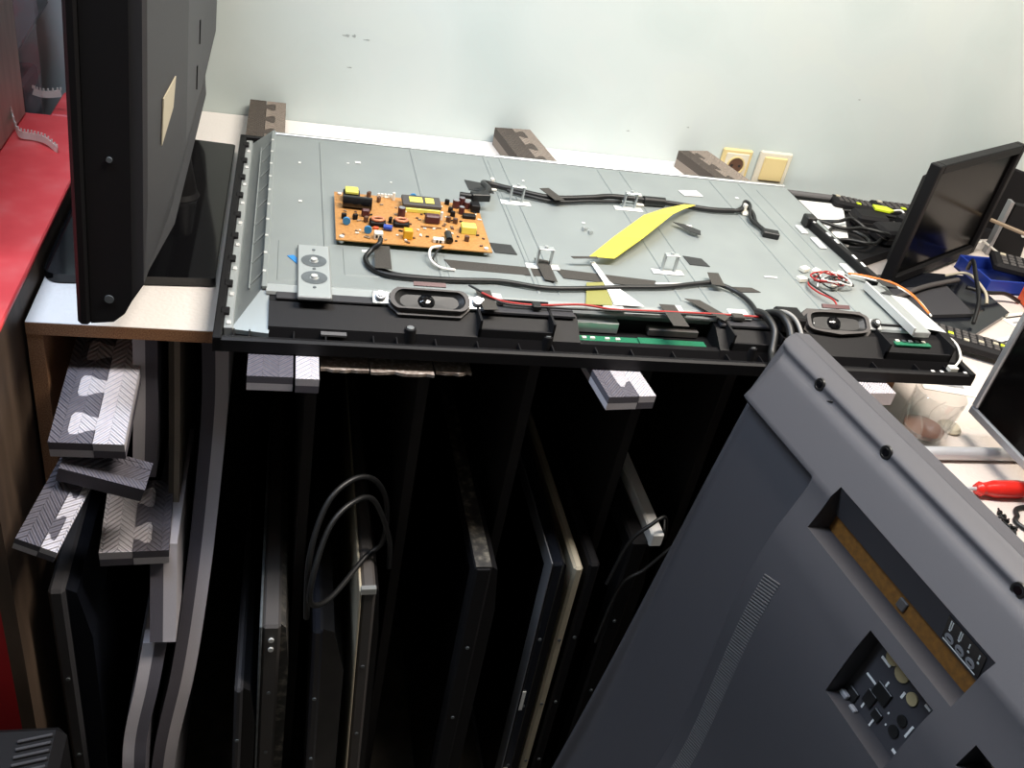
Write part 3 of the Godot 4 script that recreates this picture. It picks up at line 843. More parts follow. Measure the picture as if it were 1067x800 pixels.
	tape([[0.255, -1.06], [0.275, -1.062], [0.278, -1.012], [0.258, -1.01]], M.tape, 1.089)
	tape([[0.515, -1.055], [0.538, -1.055], [0.54, -0.998], [0.517, -0.998]], M.tape, 1.089)
	tape([[0.56, -1.075], [0.583, -1.073], [0.612, -1.03], [0.6, -1.018]], M.tape, 1.0895)
	# long wire harness at the wall side
	wire("cable", [V(0.268, 1.108, -1.325), V(0.3, 1.108, -1.325), V(0.318, 1.11, -1.35), V(0.318, 1.1, -1.4), V(0.34, 1.094, -1.41), V(0.365, 1.093, -1.403), V(0.432, 1.092, -1.385), V(0.5, 1.094, -1.395), V(0.546, 1.096, -1.405), V(0.62, 1.094, -1.405), V(0.655, 1.092, -1.408), V(0.723, 1.091, -1.4), V(0.77, 1.092, -1.402)], 0.0048, M.rubber)
	wire("cable", [V(0.36, 1.091, -1.4), V(0.432, 1.09, -1.375), V(0.5, 1.091, -1.388), V(0.56, 1.09, -1.4)], 0.003, M.rubber)
	wire("cable", [V(0.77, 1.092, -1.402), V(0.79, 1.094, -1.415), V(0.806, 1.096, -1.44), V(0.812, 1.095, -1.43), V(0.8, 1.094, -1.4), V(0.79, 1.092, -1.37), V(0.798, 1.09, -1.335)], 0.003, M.rubber)
	wire("cable", [V(0.77, 1.092, -1.402), V(0.785, 1.093, -1.405), V(0.8, 1.093, -1.425), V(0.805, 1.093, -1.4), V(0.795, 1.092, -1.36), V(0.802, 1.09, -1.33)], 0.0035, M.rubber)
	tp("plug", M.rubber, nb(TB).box(V(0.806, 1.0905, -1.322), V(0.028, 0.01, 0.018), 0.001, yaw(-15)))
	tp("plug", M.rubber, nb(TB).box(V(0.3, 1.108, -1.325), V(0.03, 0.012, 0.014), 0.001, yaw(8)))
	tp("cable_sleeve", M.rubber, nb(TB).tube([V(0.6, 1.094, -1.405), V(0.64, 1.093, -1.408)], 0.0085))
	for p in [[0.337, -1.415], [0.594, -1.408], [0.795, -1.41]]:
		var cl := tp("cable_clip", M.cream, nb(TB).box(V(p[0], 1.0875, p[1]), V(0.014, 0.004, 0.022), 0.001))
		part(nb(TB).box(V(p[0], 1.095, p[1] - 0.004), V(0.006, 0.014, 0.008), 0.001), "loop", M.cream, cl)
	# black lead along the front
	wire("cable", [V(0.135, 1.106, -1.155), V(0.132, 1.104, -1.145), V(0.122, 1.096, -1.14), V(0.114, 1.09, -1.125), V(0.122, 1.09, -1.098), V(0.15, 1.09, -1.083), V(0.22, 1.09, -1.082), V(0.292, 1.09, -1.088), V(0.35, 1.09, -1.078), V(0.4, 1.09, -1.082), V(0.47, 1.09, -1.095), V(0.538, 1.09, -1.105), V(0.6, 1.091, -1.122), V(0.626, 1.092, -1.125), V(0.652, 1.091, -1.105), V(0.662, 1.091, -1.075), V(0.66, 1.092, -1.045)], 0.0036, M.rubber)
	wire("cable", [V(0.13, 1.09, -1.1), V(0.16, 1.089, -1.09), V(0.22, 1.089, -1.088), V(0.3, 1.089, -1.093)], 0.002, M.rubber)
	wire("white_lead", [V(0.219, 1.1, -1.16), V(0.204, 1.1, -1.15), V(0.202, 1.094, -1.13), V(0.214, 1.09, -1.116), V(0.235, 1.088, -1.115)], 0.002, M.wire_white)
	wire("thin_lead", [V(0.223, 1.1, -1.16), V(0.214, 1.098, -1.15), V(0.206, 1.092, -1.132), V(0.215, 1.089, -1.12)], 0.0014, M.rubber)
	wire("white_lead", [V(0.53, 1.0875, -1.118), V(0.58, 1.0875, -1.125), V(0.62, 1.0875, -1.132)], 0.0013, M.wire_white)
	wire("red_lead", [V(0.26, 1.0945, -1.045), V(0.285, 1.091, -1.033), V(0.32, 1.0895, -1.03), V(0.35, 1.089, -1.033), V(0.4, 1.089, -1.04), V(0.44, 1.089, -1.033), V(0.5, 1.089, -1.035), V(0.56, 1.089, -1.037), V(0.6, 1.089, -1.038), V(0.66, 1.09, -1.036)], 0.0016, M.wire_red)
	wire("thin_lead", [V(0.245, 1.0965, -1.06), V(0.27, 1.092, -1.042), V(0.29, 1.0895, -1.029), V(0.345, 1.0885, -1.028), V(0.45, 1.0885, -1.03), V(0.55, 1.0885, -1.033), V(0.65, 1.0895, -1.032)], 0.0016, M.rubber)
	tp("plug", M.rubber, nb(TB).box(V(0.332, 1.089, -1.029), V(0.012, 0.007, 0.014), 0.001))
	tp("plug", M.tape, nb(TB).box(V(0.626, 1.0895, -1.033), V(0.018, 0.006, 0.012), 0.001))
	# little control board in the opening
	var gb := tp("control_board", M.green, nb(TB).span(V(0.395, 1.0515, -1.02), V(0.58, 1.0535, -1.003)))
	part(nb(TB).span(V(0.392, 1.0515, -1.0445), V(0.455, 1.068, -1.031), 0.001), "bright_shield", M.steel_bright, gb)
	part(nb(TB).span(V(0.5, 1.0515, -1.0445), V(0.575, 1.062, -1.031), 0.001), "grey_shield", M.rail, gb)
	part(nb(TB).span(V(0.48, 1.0545, -1.018), V(0.518, 1.056, -0.9985)), "daughter_board", M.green, gb)
	for x in [0.402, 0.414, 0.435, 0.45]:
		part(nb(TB).box(V(x, 1.0548, -1.012), V(0.006, 0.0025, 0.004)), "solder_pad", M.cream, gb)
	tp("opening_wall", M.black_soft, nb(TB).span(V(0.455, 1.05, -1.047), V(0.592, 1.0785, -1.0445)))
	# speakers
	speaker(V(0.19, 1.093, -1.022), 30.0, 0.105, 0.04, true)
	speaker(V(0.785, 1.093, -1.032), 34.0, 0.112, 0.044, false)
	# right end: black hinge rail, steel rail, boards, coloured wires
	var rl := nb(TB)
	rl.bar(V(0.908, 1.092, -1.385), V(0.925, 1.092, -1.17), 0.012, 0.014, Vector3.UP, 0.001)
	var rail := tp("black_rail", M.black, rl)
	for f in [0.06, 0.3, 0.42, 0.68, 0.8]:
		var p := V(0.908, 1.0995, -1.385).lerp(V(0.925, 1.0995, -1.17), f)
		part(nb(TB).box(p, V(0.004, 0.001, 0.014)), "white_mark", M.paper, rail)
	part(nb(TB).box(V(0.906, 1.096, -1.38), V(0.02, 0.02, 0.02), 0.002), "rail_head", M.rubber, rail)
	for s in [[0.885, -1.36, 0.03], [0.893, -1.31, 0.04], [0.9, -1.22, 0.03]]:
		tp("pressed_tab", M.zinc, nb(TB).box(V(s[0], 1.0868, s[1]), V(0.014, 0.004, s[2]), 0.0015))
	var sr := nb(TB)
	sr.bar(V(0.908, 1.0905, -1.15), V(0.913, 1.0905, -1.012), 0.028, 0.009, Vector3.UP, 0.001)
	tp("steel_rail", M.steel_bright, sr)
	tp("steel_rail_lip", M.zinc, nb(TB).bar(V(0.892, 1.095, -1.15), V(0.897, 1.095, -1.012), 0.003, 0.012))
	tp("foil_patch", M.zinc, nb(TB).ext(PackedVector2Array([Vector2(0.925, -1.14), Vector2(0.96, -1.13), Vector2(0.968, -1.03), Vector2(0.93, -1.04)]), V(0, 1.0862, 0), Vector3.RIGHT, Vector3.BACK, V(0, 0.001, 0)))
	tape([[0.918, -1.165], [0.945, -1.165], [0.945, -1.14], [0.92, -1.145]], M.tape_dark, 1.0985)
	tape([[0.905, -1.125], [0.925, -1.135], [0.93, -1.118]], M.tape_dark, 1.096)
	var kb := tp("key_board", M.green, nb(TB).span(V(0.875, 1.0725, -1.034), V(0.935, 1.0745, -1.008)))
	for k in 5:
		part(nb(TB).box(V(0.882 + 0.011 * k, 1.0752, -1.018), V(0.006, 0.0018, 0.005)), "chip", M.cream if k % 2 == 0 else M.steel_dark, kb)
	wire("orange_lead", [V(0.885, 1.093, -1.19), V(0.905, 1.096, -1.18), V(0.925, 1.098, -1.168), V(0.945, 1.1, -1.15), V(0.96, 1.098, -1.12), V(0.968, 1.09, -1.08)], 0.0018, M.wire_orange)
	wire("white_lead", [V(0.888, 1.092, -1.187), V(0.908, 1.094, -1.176), V(0.93, 1.096, -1.16), V(0.95, 1.098, -1.14), V(0.964, 1.096, -1.11), V(0.97, 1.088, -1.075)], 0.0015, M.wire_white)
	rng.seed = 11
	var kinds := ["red_lead", "white_lead", "thin_lead", "white_lead", "thin_lead", "red_lead"]
	for k in 6:
		var pts := []
		var cx := 0.835
		var cz := -1.155
		for j in 9:
			var a := rng.randf_range(0, TAU) if j == 0 else 0.8 * j + k
			var rad := rng.randf_range(0.012, 0.03)
			pts.append(V(cx + rad * 1.35 * cos(a), 1.0895 + rng.randf_range(0, 0.014), cz + rad * 0.8 * sin(a)))
		wire(kinds[k], pts, 0.0013, [M.wire_red, M.wire_white, M.rubber][["red_lead", "white_lead", "thin_lead"].find(kinds[k])])
	wire("red_lead", [V(0.8, 1.09, -1.16), V(0.79, 1.092, -1.14), V(0.793, 1.094, -1.115), V(0.805, 1.096, -1.09), V(0.8, 1.094, -1.065)], 0.0014, M.wire_red)
	wire("thin_lead", [V(0.802, 1.09, -1.165), V(0.794, 1.093, -1.145), V(0.797, 1.096, -1.118), V(0.812, 1.096, -1.088)], 0.0013, M.rubber)
	for p in [[0.79, -1.165], [0.812, -1.2], [0.84, -1.148], [0.858, -1.185], [0.872, -1.19], [0.83, -1.195]]:
		tp("white_plug", M.cream, nb(TB).box(V(p[0], 1.0895, p[1]), V(0.015, 0.007, 0.011), 0.001, yaw(p[0] * 700)))
	# right front corner lead
	wire("white_lead", [V(0.95, 1.066, -1.06), V(0.975, 1.074, -1.05), V(0.983, 1.076, -1.02), V(0.975, 1.07, -0.99), V(0.96, 1.064, -0.975)], 0.0018, M.wire_white)
	tp("white_plug", M.cream, nb(TB).box(V(0.955, 1.06, -0.973), V(0.014, 0.008, 0.01), 0.001))
	for x in [0.915, 0.93, 0.97]:
		tp("white_mark", M.paper, nb(TB).box(V(x, 1.0608, -0.963), V(0.005, 0.0008, 0.004)))
	# dark cable bundle leaving over the front edge
	tp("cable_block", M.black, nb(TB).span(V(0.683, 1.079, -1.048), V(0.722, 1.104, -1.012), 0.003))
	wire("cable", [V(0.66, 1.093, -1.045), V(0.664, 1.098, -1.025), V(0.668, 1.09, -1.0), V(0.66, 1.07, -0.975), V(0.655, 1.065, -0.958), V(0.652, 1.04, -0.95)], 0.0055, M.rubber)
	wire("cable", [V(0.672, 1.094, -1.04), V(0.68, 1.106, -1.018), V(0.685, 1.098, -0.992), V(0.682, 1.076, -0.966), V(0.675, 1.05, -0.95), V(0.668, 1.0, -0.948)], 0.006, M.rubber)
	wire("grey_lead", [V(0.675, 1.1, -1.035), V(0.687, 1.11, -1.018), V(0.697, 1.106, -1.0), V(0.7, 1.09, -0.975), V(0.697, 1.066, -0.951), V(0.688, 1.03, -0.947), V(0.676, 0.99, -0.945)], 0.003, M.wire_grey)

func speaker(at: Vector3, tilt: float, w: float, d: float, oval: bool) -> void:
	var s := Node3D.new()
	s.name = "speaker"
	tvn.add_child(s, true)
	s.transform = Transform3D(Basis(Vector3.RIGHT, deg_to_rad(tilt)), at - TB)
	var outline := PackedVector2Array()
	var hole := PackedVector2Array()
	var c := 0.012
	for e in [[1, 1], [-1, 1], [-1, -1], [1, -1]]:
		var a: Vector2 = Vector2(e[0] * w / 2, e[1] * d / 2)
		var p = [a - Vector2(e[0] * c, 0), a - Vector2(0, e[1] * c)]
		if e[0] * e[1] > 0:
			p.reverse()
		outline.append(p[0])
		outline.append(p[1])
	var n := 32
	var rim := []
	for k in n:
		var ang := TAU * k / n
		var q := Vector2(cos(ang), sin(ang))
		var ex := (w / 2 - d / 2) if oval else (w / 2 - d * 0.38)
		var rad := d / 2 - 0.007
		if oval:
			q = Vector2(signf(q.x) * ex + q.x * rad, q.y * rad)
		else:
			q = Vector2(signf(q.x) * pow(absf(q.x), 0.45) * (w / 2 - 0.011), signf(q.y) * pow(absf(q.y), 0.45) * (d / 2 - 0.008))
		hole.append(q)
	# ring: body walls with an opening
	var b := B.new()
	var ring := PackedVector2Array()
	b.ext(outline, V(0, -0.022, 0), Vector3.RIGHT, Vector3.BACK, V(0, 0.014, 0))
	for k in n:
		var h0 := hole[k]
		var h1 := hole[(k + 1) % n]
		var m0 := Vector2(clampf(h0.x * 3, -w / 2 + 0.003, w / 2 - 0.003), clampf(h0.y * 3, -d / 2, d / 2))
		var o0 := h0 + h0.normalized() * 0.006
		var o1 := h1 + h1.normalized() * 0.006
		o0 = Vector2(clampf(o0.x, -w / 2, w / 2), clampf(o0.y, -d / 2, d / 2))
		o1 = Vector2(clampf(o1.x, -w / 2, w / 2), clampf(o1.y, -d / 2, d / 2))
		b.quad(V(h0.x, 0, h0.y), V(h1.x, 0, h1.y), V(o1.x, 0, o1.y), V(o0.x, 0, o0.y), Vector3.UP)
		b.quad(V(h0.x, 0, h0.y), V(h1.x, 0, h1.y), V(h1.x, -0.01, h1.y), V(h0.x, -0.01, h0.y), V(-h0.x, 0, -h0.y))
		b.quad(V(o0.x, 0, o0.y), V(o1.x, 0, o1.y), V(o1.x, -0.022, o1.y), V(o0.x, -0.022, o0.y), V(h0.x, 0, h0.y))
	part(b, "frame", M.rail, s)
	var cone := B.new()
	for k in n:
		var h0 := hole[k] * 0.98
		var h1 := hole[(k + 1) % n] * 0.98
		cone.quad(V(h0.x, -0.003, h0.y), V(h1.x, -0.003, h1.y), V(h1.x * 0.85, -0.007, h1.y * 0.7), V(h0.x * 0.85, -0.007, h0.y * 0.7), Vector3.UP)
		cone.tri(V(h0.x * 0.85, -0.007, h0.y * 0.7), V(h1.x * 0.85, -0.007, h1.y * 0.7), V(0, -0.0075, 0), Vector3.UP)
	part(cone, "cone", M.rubber, s)
	part(B.new().lathe([Vector2(0.011, -0.0072), Vector2(0.009, -0.004), Vector2(0.005, -0.0022), Vector2(0.0, -0.0018)], V(-0.004, 0, 0), 20), "dust_cap", M.gloss, s)
	part(B.new().box(V(0, -0.001, -d / 2 - 0.002), V(w * 0.4, 0.002, 0.006)), "terminal_strip", M.maroon, s)
	for e in [-1.0, 1.0]:
		part(B.new().span(V(e * (w / 2 - 0.002), -0.012, -0.012), V(e * (w / 2 + 0.02), -0.008, 0.006), 0.001), "mounting_tab", M.steel_bright, s)
		part(B.new().cyl(V(e * (w / 2 + 0.01), -0.008, -0.004), V(e * (w / 2 + 0.01), -0.002, -0.004), 0.0075, 0.006), "grommet", M.silver if oval else M.rubber, s)
		part(B.new().cyl(V(e * (w / 2 + 0.01), -0.002, -0.004), V(e * (w / 2 + 0.01), -0.0005, -0.004), 0.0035), "screw", M.steel_bright, s)

# ---------------------------------------------------------------- power supply board
func build_power_board() -> void:
	var o := thing("power_board", "orange brown power supply circuit board on the steel back", "circuit board", V(0.076, 1.0865, -1.168), yaw(-0.8))
	var P := func(u: float, v: float, h := 0.0) -> Vector3: return V(u, 0.0076 + h, -v)
	part(B.new().span(V(0, 0.006, -0.158), V(0.219, 0.0076, 0)), "board", M.pcb, o)
	part(B.new().span(V(0.0005, 0.0055, -0.1575), V(0.2185, 0.006, -0.0005)), "solder_side", M.pcb_under, o)
	for c in [[0.008, 0.008], [0.211, 0.008], [0.008, 0.15], [0.211, 0.15]]:
		part(B.new().cyl(V(c[0], 0, -c[1]), V(c[0], 0.0054, -c[1]), 0.004), "standoff", M.steel_bright, o)
		part(B.new().cyl(V(c[0], 0.0076, -c[1]), V(c[0], 0.0098, -c[1]), 0.0034), "screw", M.zinc, o)
	# large parts
	part(B.new().cyl(P.call(0.011, 0.108, 0.009), P.call(0.053, 0.106, 0.009), 0.009, -1, 18), "bulk_capacitor", M.gloss, o)
	part(B.new().span(P.call(0.012, 0.122), P.call(0.036, 0.14, 0.014), 0.001), "transformer", M.black, o)
	part(B.new().span(P.call(0.0145, 0.1215, 0.0141), P.call(0.0335, 0.1405, 0.0185), 0.0008), "transformer_winding", M.yellow, o)
	part(B.new().span(P.call(0.1, 0.108), P.call(0.155, 0.142, 0.007), 0.001), "transformer", M.yellow, o)
	var ft := part(B.new().span(P.call(0.0985, 0.1095, 0.0071), P.call(0.1565, 0.143, 0.013), 0.001), "transformer_core", M.rail, o)
	part(B.new().span(P.call(0.109, 0.117, 0.0131), P.call(0.129, 0.135, 0.0141), 0.0003), "yellow_label", M.yellow, ft)
	part(B.new().span(P.call(0.133, 0.117, 0.0131), P.call(0.146, 0.135, 0.0141), 0.0003), "yellow_label", M.yellow, ft)
	part(B.new().span(P.call(0.129, 0.074), P.call(0.151, 0.086, 0.013), 0.002), "film_capacitor", M.maroon, o)
	part(B.new().span(P.call(0.037, 0.077), P.call(0.049, 0.084, 0.012), 0.002), "film_capacitor", M.maroon, o)
	part(B.new().span(P.call(0.093, 0.016), P.call(0.106, 0.028, 0.014), 0.001), "yellow_capacitor", M.amber, o)
	part(B.new().span(P.call(0.18, 0.05), P.call(0.202, 0.066, 0.012), 0.001), "small_transformer", M.yellow, o)
	part(B.new().span(P.call(0.1785, 0.053), P.call(0.2035, 0.063, 0.006), 0.001), "transformer_core", M.rail, o)
	part(B.new().span(P.call(0.189, 0.103), P.call(0.209, 0.113, 0.006), 0.001), "chip", M.black, o)
	part(B.new().cyl(P.call(0.158, 0.014, 0.0055), P.call(0.158, 0.036, 0.0055), 0.0055), "capacitor", M.gloss, o)
	part(B.new().span(P.call(0.122, 0.061), P.call(0.152, 0.0635, 0.0012)), "slot_cover", M.brown_comp, o)
	part(B.new().span(P.call(0.205, 0.128), P.call(0.2185, 0.146, 0.012), 0.001), "socket", M.black, o)
	# two ring chokes wound with copper
	for c in [[0.059, 0.056], [0.093, 0.06]]:
		part(B.new().span(P.call(c[0] - 0.0115, c[1] - 0.008), P.call(c[0] + 0.0115, c[1] + 0.008, 0.008), 0.002), "choke_case", M.black, o)
		var pts := []
		for k in 25:
			pts.append(P.call(c[0] + 0.0082 * cos(TAU * k / 24), c[1] + 0.0055 * sin(TAU * k / 24), 0.0095))
		part(B.new().tube(pts, 0.0022, 7), "choke_ring", M.copper, o)
	# connectors
	for c in [[0.058, 0.014, 0.012, 0.011, 0.01], [0.143, 0.018, 0.016, 0.009, 0.006]]:
		var k := part(B.new().box(P.call(c[0], c[1], c[4] / 2), V(c[2], c[4], c[3]), 0.0008), "white_connector", M.cream, o)
		for j in 2:
			part(B.new().box(P.call(c[0] - 0.0025 + 0.005 * j, c[1] - c[3] / 2 - 0.0001, c[4] * 0.5), V(0.0028, 0.004, 0.0006)), "hole", M.black, k)
	for c in [[0.088, 0.146], [0.155, 0.092]]:
		part(B.new().span(P.call(c[0] - 0.002, c[1] - 0.002), P.call(c[0] + 0.002, c[1] + 0.002, 0.013), 0.0006), "white_post", M.cream, o)
	for k in 5:
		part(B.new().box(P.call(0.066 + 0.005 * k, 0.154, 0.003), V(0.0038, 0.006, 0.003), 0.0005), "header_pin", M.cream, o)
	# disc capacitors
	for c in [[0.015, 0.048], [0.044, 0.026], [0.118, 0.152]]:
		part(B.new().cyl(P.call(c[0], c[1] - 0.002, 0.006), P.call(c[0], c[1] + 0.002, 0.006), 0.0055, -1, 14), "disc_capacitor", M.blue, o)
	part(B.new().cyl(P.call(0.067, 0.043, 0.004), P.call(0.079, 0.041, 0.004), 0.0045), "blue_capacitor", M.deepblue, o)
	part(B.new().box(P.call(0.056, 0.042, 0.002), V(0.008, 0.004, 0.004), 0.001), "orange_component", M.orange, o)
	# electrolytic capacitors with pale tops
	for c in [[0.183, 0.142, 0.0055, 0.012], [0.193, 0.151, 0.005, 0.013], [0.2, 0.143, 0.0045, 0.01], [0.189, 0.121, 0.0045, 0.011], [0.096, 0.094, 0.0055, 0.013]]:
		var k := part(B.new().cyl(P.call(c[0], c[1]), P.call(c[0], c[1], c[3]), c[2]), "electrolytic_capacitor", M.maroon, o)
		part(B.new().cyl(P.call(c[0], c[1], c[3]), P.call(c[0], c[1], c[3] + 0.0006), c[2] * 0.85), "metal_top", M.silver, k)
	# transistors, diodes and small parts
	for c in [[0.012, 0.067], [0.028, 0.068], [0.043, 0.063], [0.078, 0.067], [0.172, 0.121], [0.174, 0.108], [0.165, 0.087], [0.175, 0.084], [0.185, 0.028], [0.051, 0.15], [0.17, 0.149], [0.065, 0.135]]:
		part(B.new().box(P.call(c[0], c[1], 0.0045), V(0.007, 0.009, 0.0045), 0.001, yaw(c[0] * 900)), "transistor", M.black if fmod(c[0] * 1000, 2) < 1 else M.brown_comp, o)
	rng.seed = 77
	for k in 90:
		var u := rng.randf_range(0.008, 0.212)
		var v := rng.randf_range(0.006, 0.152)
		part(B.new().bar(P.call(u, v, 0.0012), P.call(u + rng.randf_range(0.003, 0.006), v + rng.randf_range(-0.003, 0.003), 0.0012), 0.0022, 0.0022, Vector3.UP, 0.0005), "resistor", [M.brown_comp, M.stick, M.black, M.cream][k % 4], o)

# ---------------------------------------------------------------- grey back cover in front
const CP := Vector3(0.633, 1.132, -0.93)
func cover_h(a: float, b: float) -> float:
	var A := 0.66
	var Bm := 1.13
	var d := minf(minf(a, A - a), minf(b, Bm - b))
	var h := 0.036 * clampf(b / 0.085, 0, 1) * clampf(a / 0.03, 0, 1)
	if b > 0.085 - 0.0001:
		var fa := 0.036 - 0.018 * smoothstep(0.085, 0.1, b) - 0.05 * smoothstep(0.0, 0.75, b - 0.085)
		var fb := 0.036 + 0.01 * smoothstep(0.085, 0.18, b) - 0.055 * smoothstep(0.2, 0.62, b)
		h = lerpf(fa * clampf(a / 0.03, 0, 1), fb, smoothstep(0.186, 0.192, a))
	h -= 0.022 * pow(1.0 - clampf(d / 0.014, 0, 1), 2.0)
	h -= 0.005 * exp(-pow((d - 0.02) / 0.007, 2.0))
	return h

func build_cover() -> void:
	var basis := Basis(V(0.13904, 0, 0.990287), V(0.15487, 0.987688, -0.021744), V(-0.978095, 0.156389, 0.137328))
	var o := thing("back_cover", "large dark grey television back cover leaning in the foreground", "back cover", CP, basis)
	var ga := []
	var gb := []
	for k in 67:
		ga.append(0.01 * k)
	for x in [0.0025, 0.005, 0.0075, 0.0125, 0.015, 0.0175, 0.0225, 0.025, 0.184, 0.186, 0.187, 0.188, 0.189, 0.1905, 0.192, 0.194, 0.226, 0.473, 0.364, 0.464, 0.512]:
		ga.append(x)
	for k in 114:
		gb.append(0.01 * k)
	for x in [0.0025, 0.005, 0.0075, 0.0125, 0.015, 0.0175, 0.0225, 0.025, 0.035, 0.055, 0.065, 0.075, 0.085, 0.132, 0.149, 0.246, 0.136, 0.166]:
		gb.append(x)
	ga.sort()
	gb.sort()
	var holes := [[0.226, 0.473, 0.07, 0.132], [0.364, 0.464, 0.149, 0.246], [0.512, 0.62, 0.136, 0.166]]
	var sheet := B.new()
	var H := func(a: float, b: float, off: float) -> Vector3: return V(a, -b, cover_h(a, b) + off)
	var N := func(a: float, b: float) -> Vector3:
		var e := 0.0012
		return V(-(cover_h(a + e, b) - cover_h(a - e, b)) / (2 * e), (cover_h(a, b + e) - cover_h(a, b - e)) / (2 * e), 1).normalized()
	for i in ga.size() - 1:
		for j in gb.size() - 1:
			if ga[i + 1] - ga[i] < 1e-6 or gb[j + 1] - gb[j] < 1e-6:
				continue
			var ca: float = (ga[i] + ga[i + 1]) / 2
			var cb: float = (gb[j] + gb[j + 1]) / 2
			var skip := false
			for h in holes:
				if ca > h[0] and ca < h[1] and cb > h[2] and cb < h[3]:
					skip = true
			if skip:
				continue
			var p := [H.call(ga[i], gb[j], 0.0), H.call(ga[i + 1], gb[j], 0.0), H.call(ga[i + 1], gb[j + 1], 0.0), H.call(ga[i], gb[j + 1], 0.0)]
			var n := [N.call(ga[i], gb[j]), N.call(ga[i + 1], gb[j]), N.call(ga[i + 1], gb[j + 1]), N.call(ga[i], gb[j + 1])]
			sheet.soft(p[0], p[1], p[2], n[0], n[1], n[2])
			sheet.soft(p[0], p[2], p[3], n[0], n[2], n[3])
			var z := V(0, 0, -0.003)
			sheet.quad(p[0] + z, p[1] + z, p[2] + z, p[3] + z, V(0, 0, -1))
	# turned-in rim
	for s in [[V(0, 0, 0), V(0.66, 0, 0), Vector3.UP], [V(0, -1.13, 0), V(0.66, -1.13, 0), Vector3.DOWN], [V(0, 0, 0), V(0, -1.13, 0), Vector3.LEFT], [V(0.66, 0, 0), V(0.66, -1.13, 0), Vector3.RIGHT]]:
		var q: Vector3 = -s[2] * 0.003
		var z0 := V(0, 0, -0.021)
		var z1 := V(0, 0, -0.045)
		sheet.quad(s[0] + z0, s[1] + z0, s[1] + z1, s[0] + z1, s[2])
		sheet.quad(s[0] + z0 + q, s[1] + z0 + q, s[1] + z1 + q, s[0] + z1 + q, -s[2])
	part(sheet, "shell", M.cover, o)
	# recesses
	for k in 3:
		var h: Array = holes[k]
		var dz := -0.022 if k != 1 else -0.012
		var w := B.new()
		var ps := [[h[0], h[2]], [h[1], h[2]], [h[1], h[3]], [h[0], h[3]]]
		for j in 4:
			var a: Array = ps[j]
			var c: Array = ps[(j + 1) % 4]
			var pa := V(a[0], -a[1], cover_h(a[0], a[1]))
			var pc := V(c[0], -c[1], cover_h(c[0], c[1]))
			var mid := V((h[0] + h[1]) / 2, -(h[2] + h[3]) / 2, 0)
			w.quad(pa, pc, V(pc.x, pc.y, 0.03 + dz), V(pa.x, pa.y, 0.03 + dz), mid - pa)
		var rn := part(w, "recess", M.cover_in, o)
		part(B.new().span(V(h[0], -h[3], 0.027 + dz), V(h[1], -h[2], 0.03 + dz)), "recess_floor", M.recess if k == 0 else (M.rail if k == 2 else M.cover_in), rn)
	# sloping upper shelf of the long recess with its printed label
	var sh := B.new()
	sh.quad(V(0.226, -0.07, 0.029), V(0.473, -0.07, 0.029), V(0.473, -0.11, 0.012), V(0.226, -0.11, 0.012), V(0, 0.3, 1))
	sh.quad(V(0.226, -0.11, 0.012), V(0.473, -0.11, 0.012), V(0.473, -0.11, 0.008), V(0.226, -0.11, 0.008), V(0, -1, 0))
	part(sh, "recess_shelf", M.cover_in, o)
	part(B.new().box(V(0.355, -0.121, 0.0095), V(0.012, 0.012, 0.004), 0.001), "clip", M.rail, o)
	var slope := Basis(Vector3.RIGHT, atan2(-0.017, 0.04) * -1.0)
	slope = Basis(V(1, 0, 0), V(0, 0.04, 0.017).normalized(), V(0, -0.017, 0.04).normalized())
	var lt := Transform3D(slope, V(0.437, -0.09, 0.0213))
	var lab := part(B.new(lt).box(V(0, 0, 0), V(0.052, 0.034, 0.0008)), "printed_label", M.gloss, o)
	for k in 3:
		part(B.new(lt).cyl(V(-0.017 + 0.015 * k, -0.009, 0.0004), V(-0.017 + 0.015 * k, -0.009, 0.0008), 0.006, -1, 20), "round_symbol", M.print_grey, lab)
		part(B.new(lt).box(V(-0.017 + 0.015 * k, -0.0095, 0.0009), V(0.006, 0.002, 0.0002)), "symbol_bar", M.gloss, lab)
	part(B.new(lt).box(V(-0.001, -0.0162, 0.0006), V(0.046, 0.0014, 0.0004)), "underline", M.print_white, lab)
	for k in 4:
		var x: float = -0.02 + 0.0135 * k
		part(B.new(lt).cyl(V(x, 0.001, 0.0004), V(x, 0.001, 0.0008), 0.0014, -1, 10), "printed_dot", M.print_white, lab)
		for r in (2 if k < 2 else 1):
			part(B.new(lt).box(V(x + (0.0016 if r == 1 else -0.0008), 0.0085, 0.0006), V(0.0013, 0.011 if k < 2 else 0.006, 0.0004)), "printed_line", M.print_white, lab)
	# connector recess contents
	var cz := 0.0195
	for q in [[0.376, 0.238, 0.016, 0.014, "black"], [0.395, 0.222, 0.014, 0.018, "black"], [0.402, 0.205, 0.022, 0.018, "black"], [0.412, 0.228, 0.012, 0.012, "black"]]:
		part(B.new().box(V(q[0], -q[1], cz), V(q[2], q[3], 0.003), 0.0008), "port_opening", M.rubber, o)
	for q in [[0.388, 0.165, 0.0085, "tan_dot"], [0.406, 0.168, 0.0095, "tan_dot"], [0.43, 0.178, 0.007, "tan_dot"], [0.436, 0.205, 0.006, "rubber"], [0.436, 0.222, 0.0065, "rubber"]]:
		part(B.new().cyl(V(q[0], -q[1], cz - 0.001), V(q[0], -q[1], cz + 0.001), q[2], -1, 18), "round_port", M[q[3]], o)
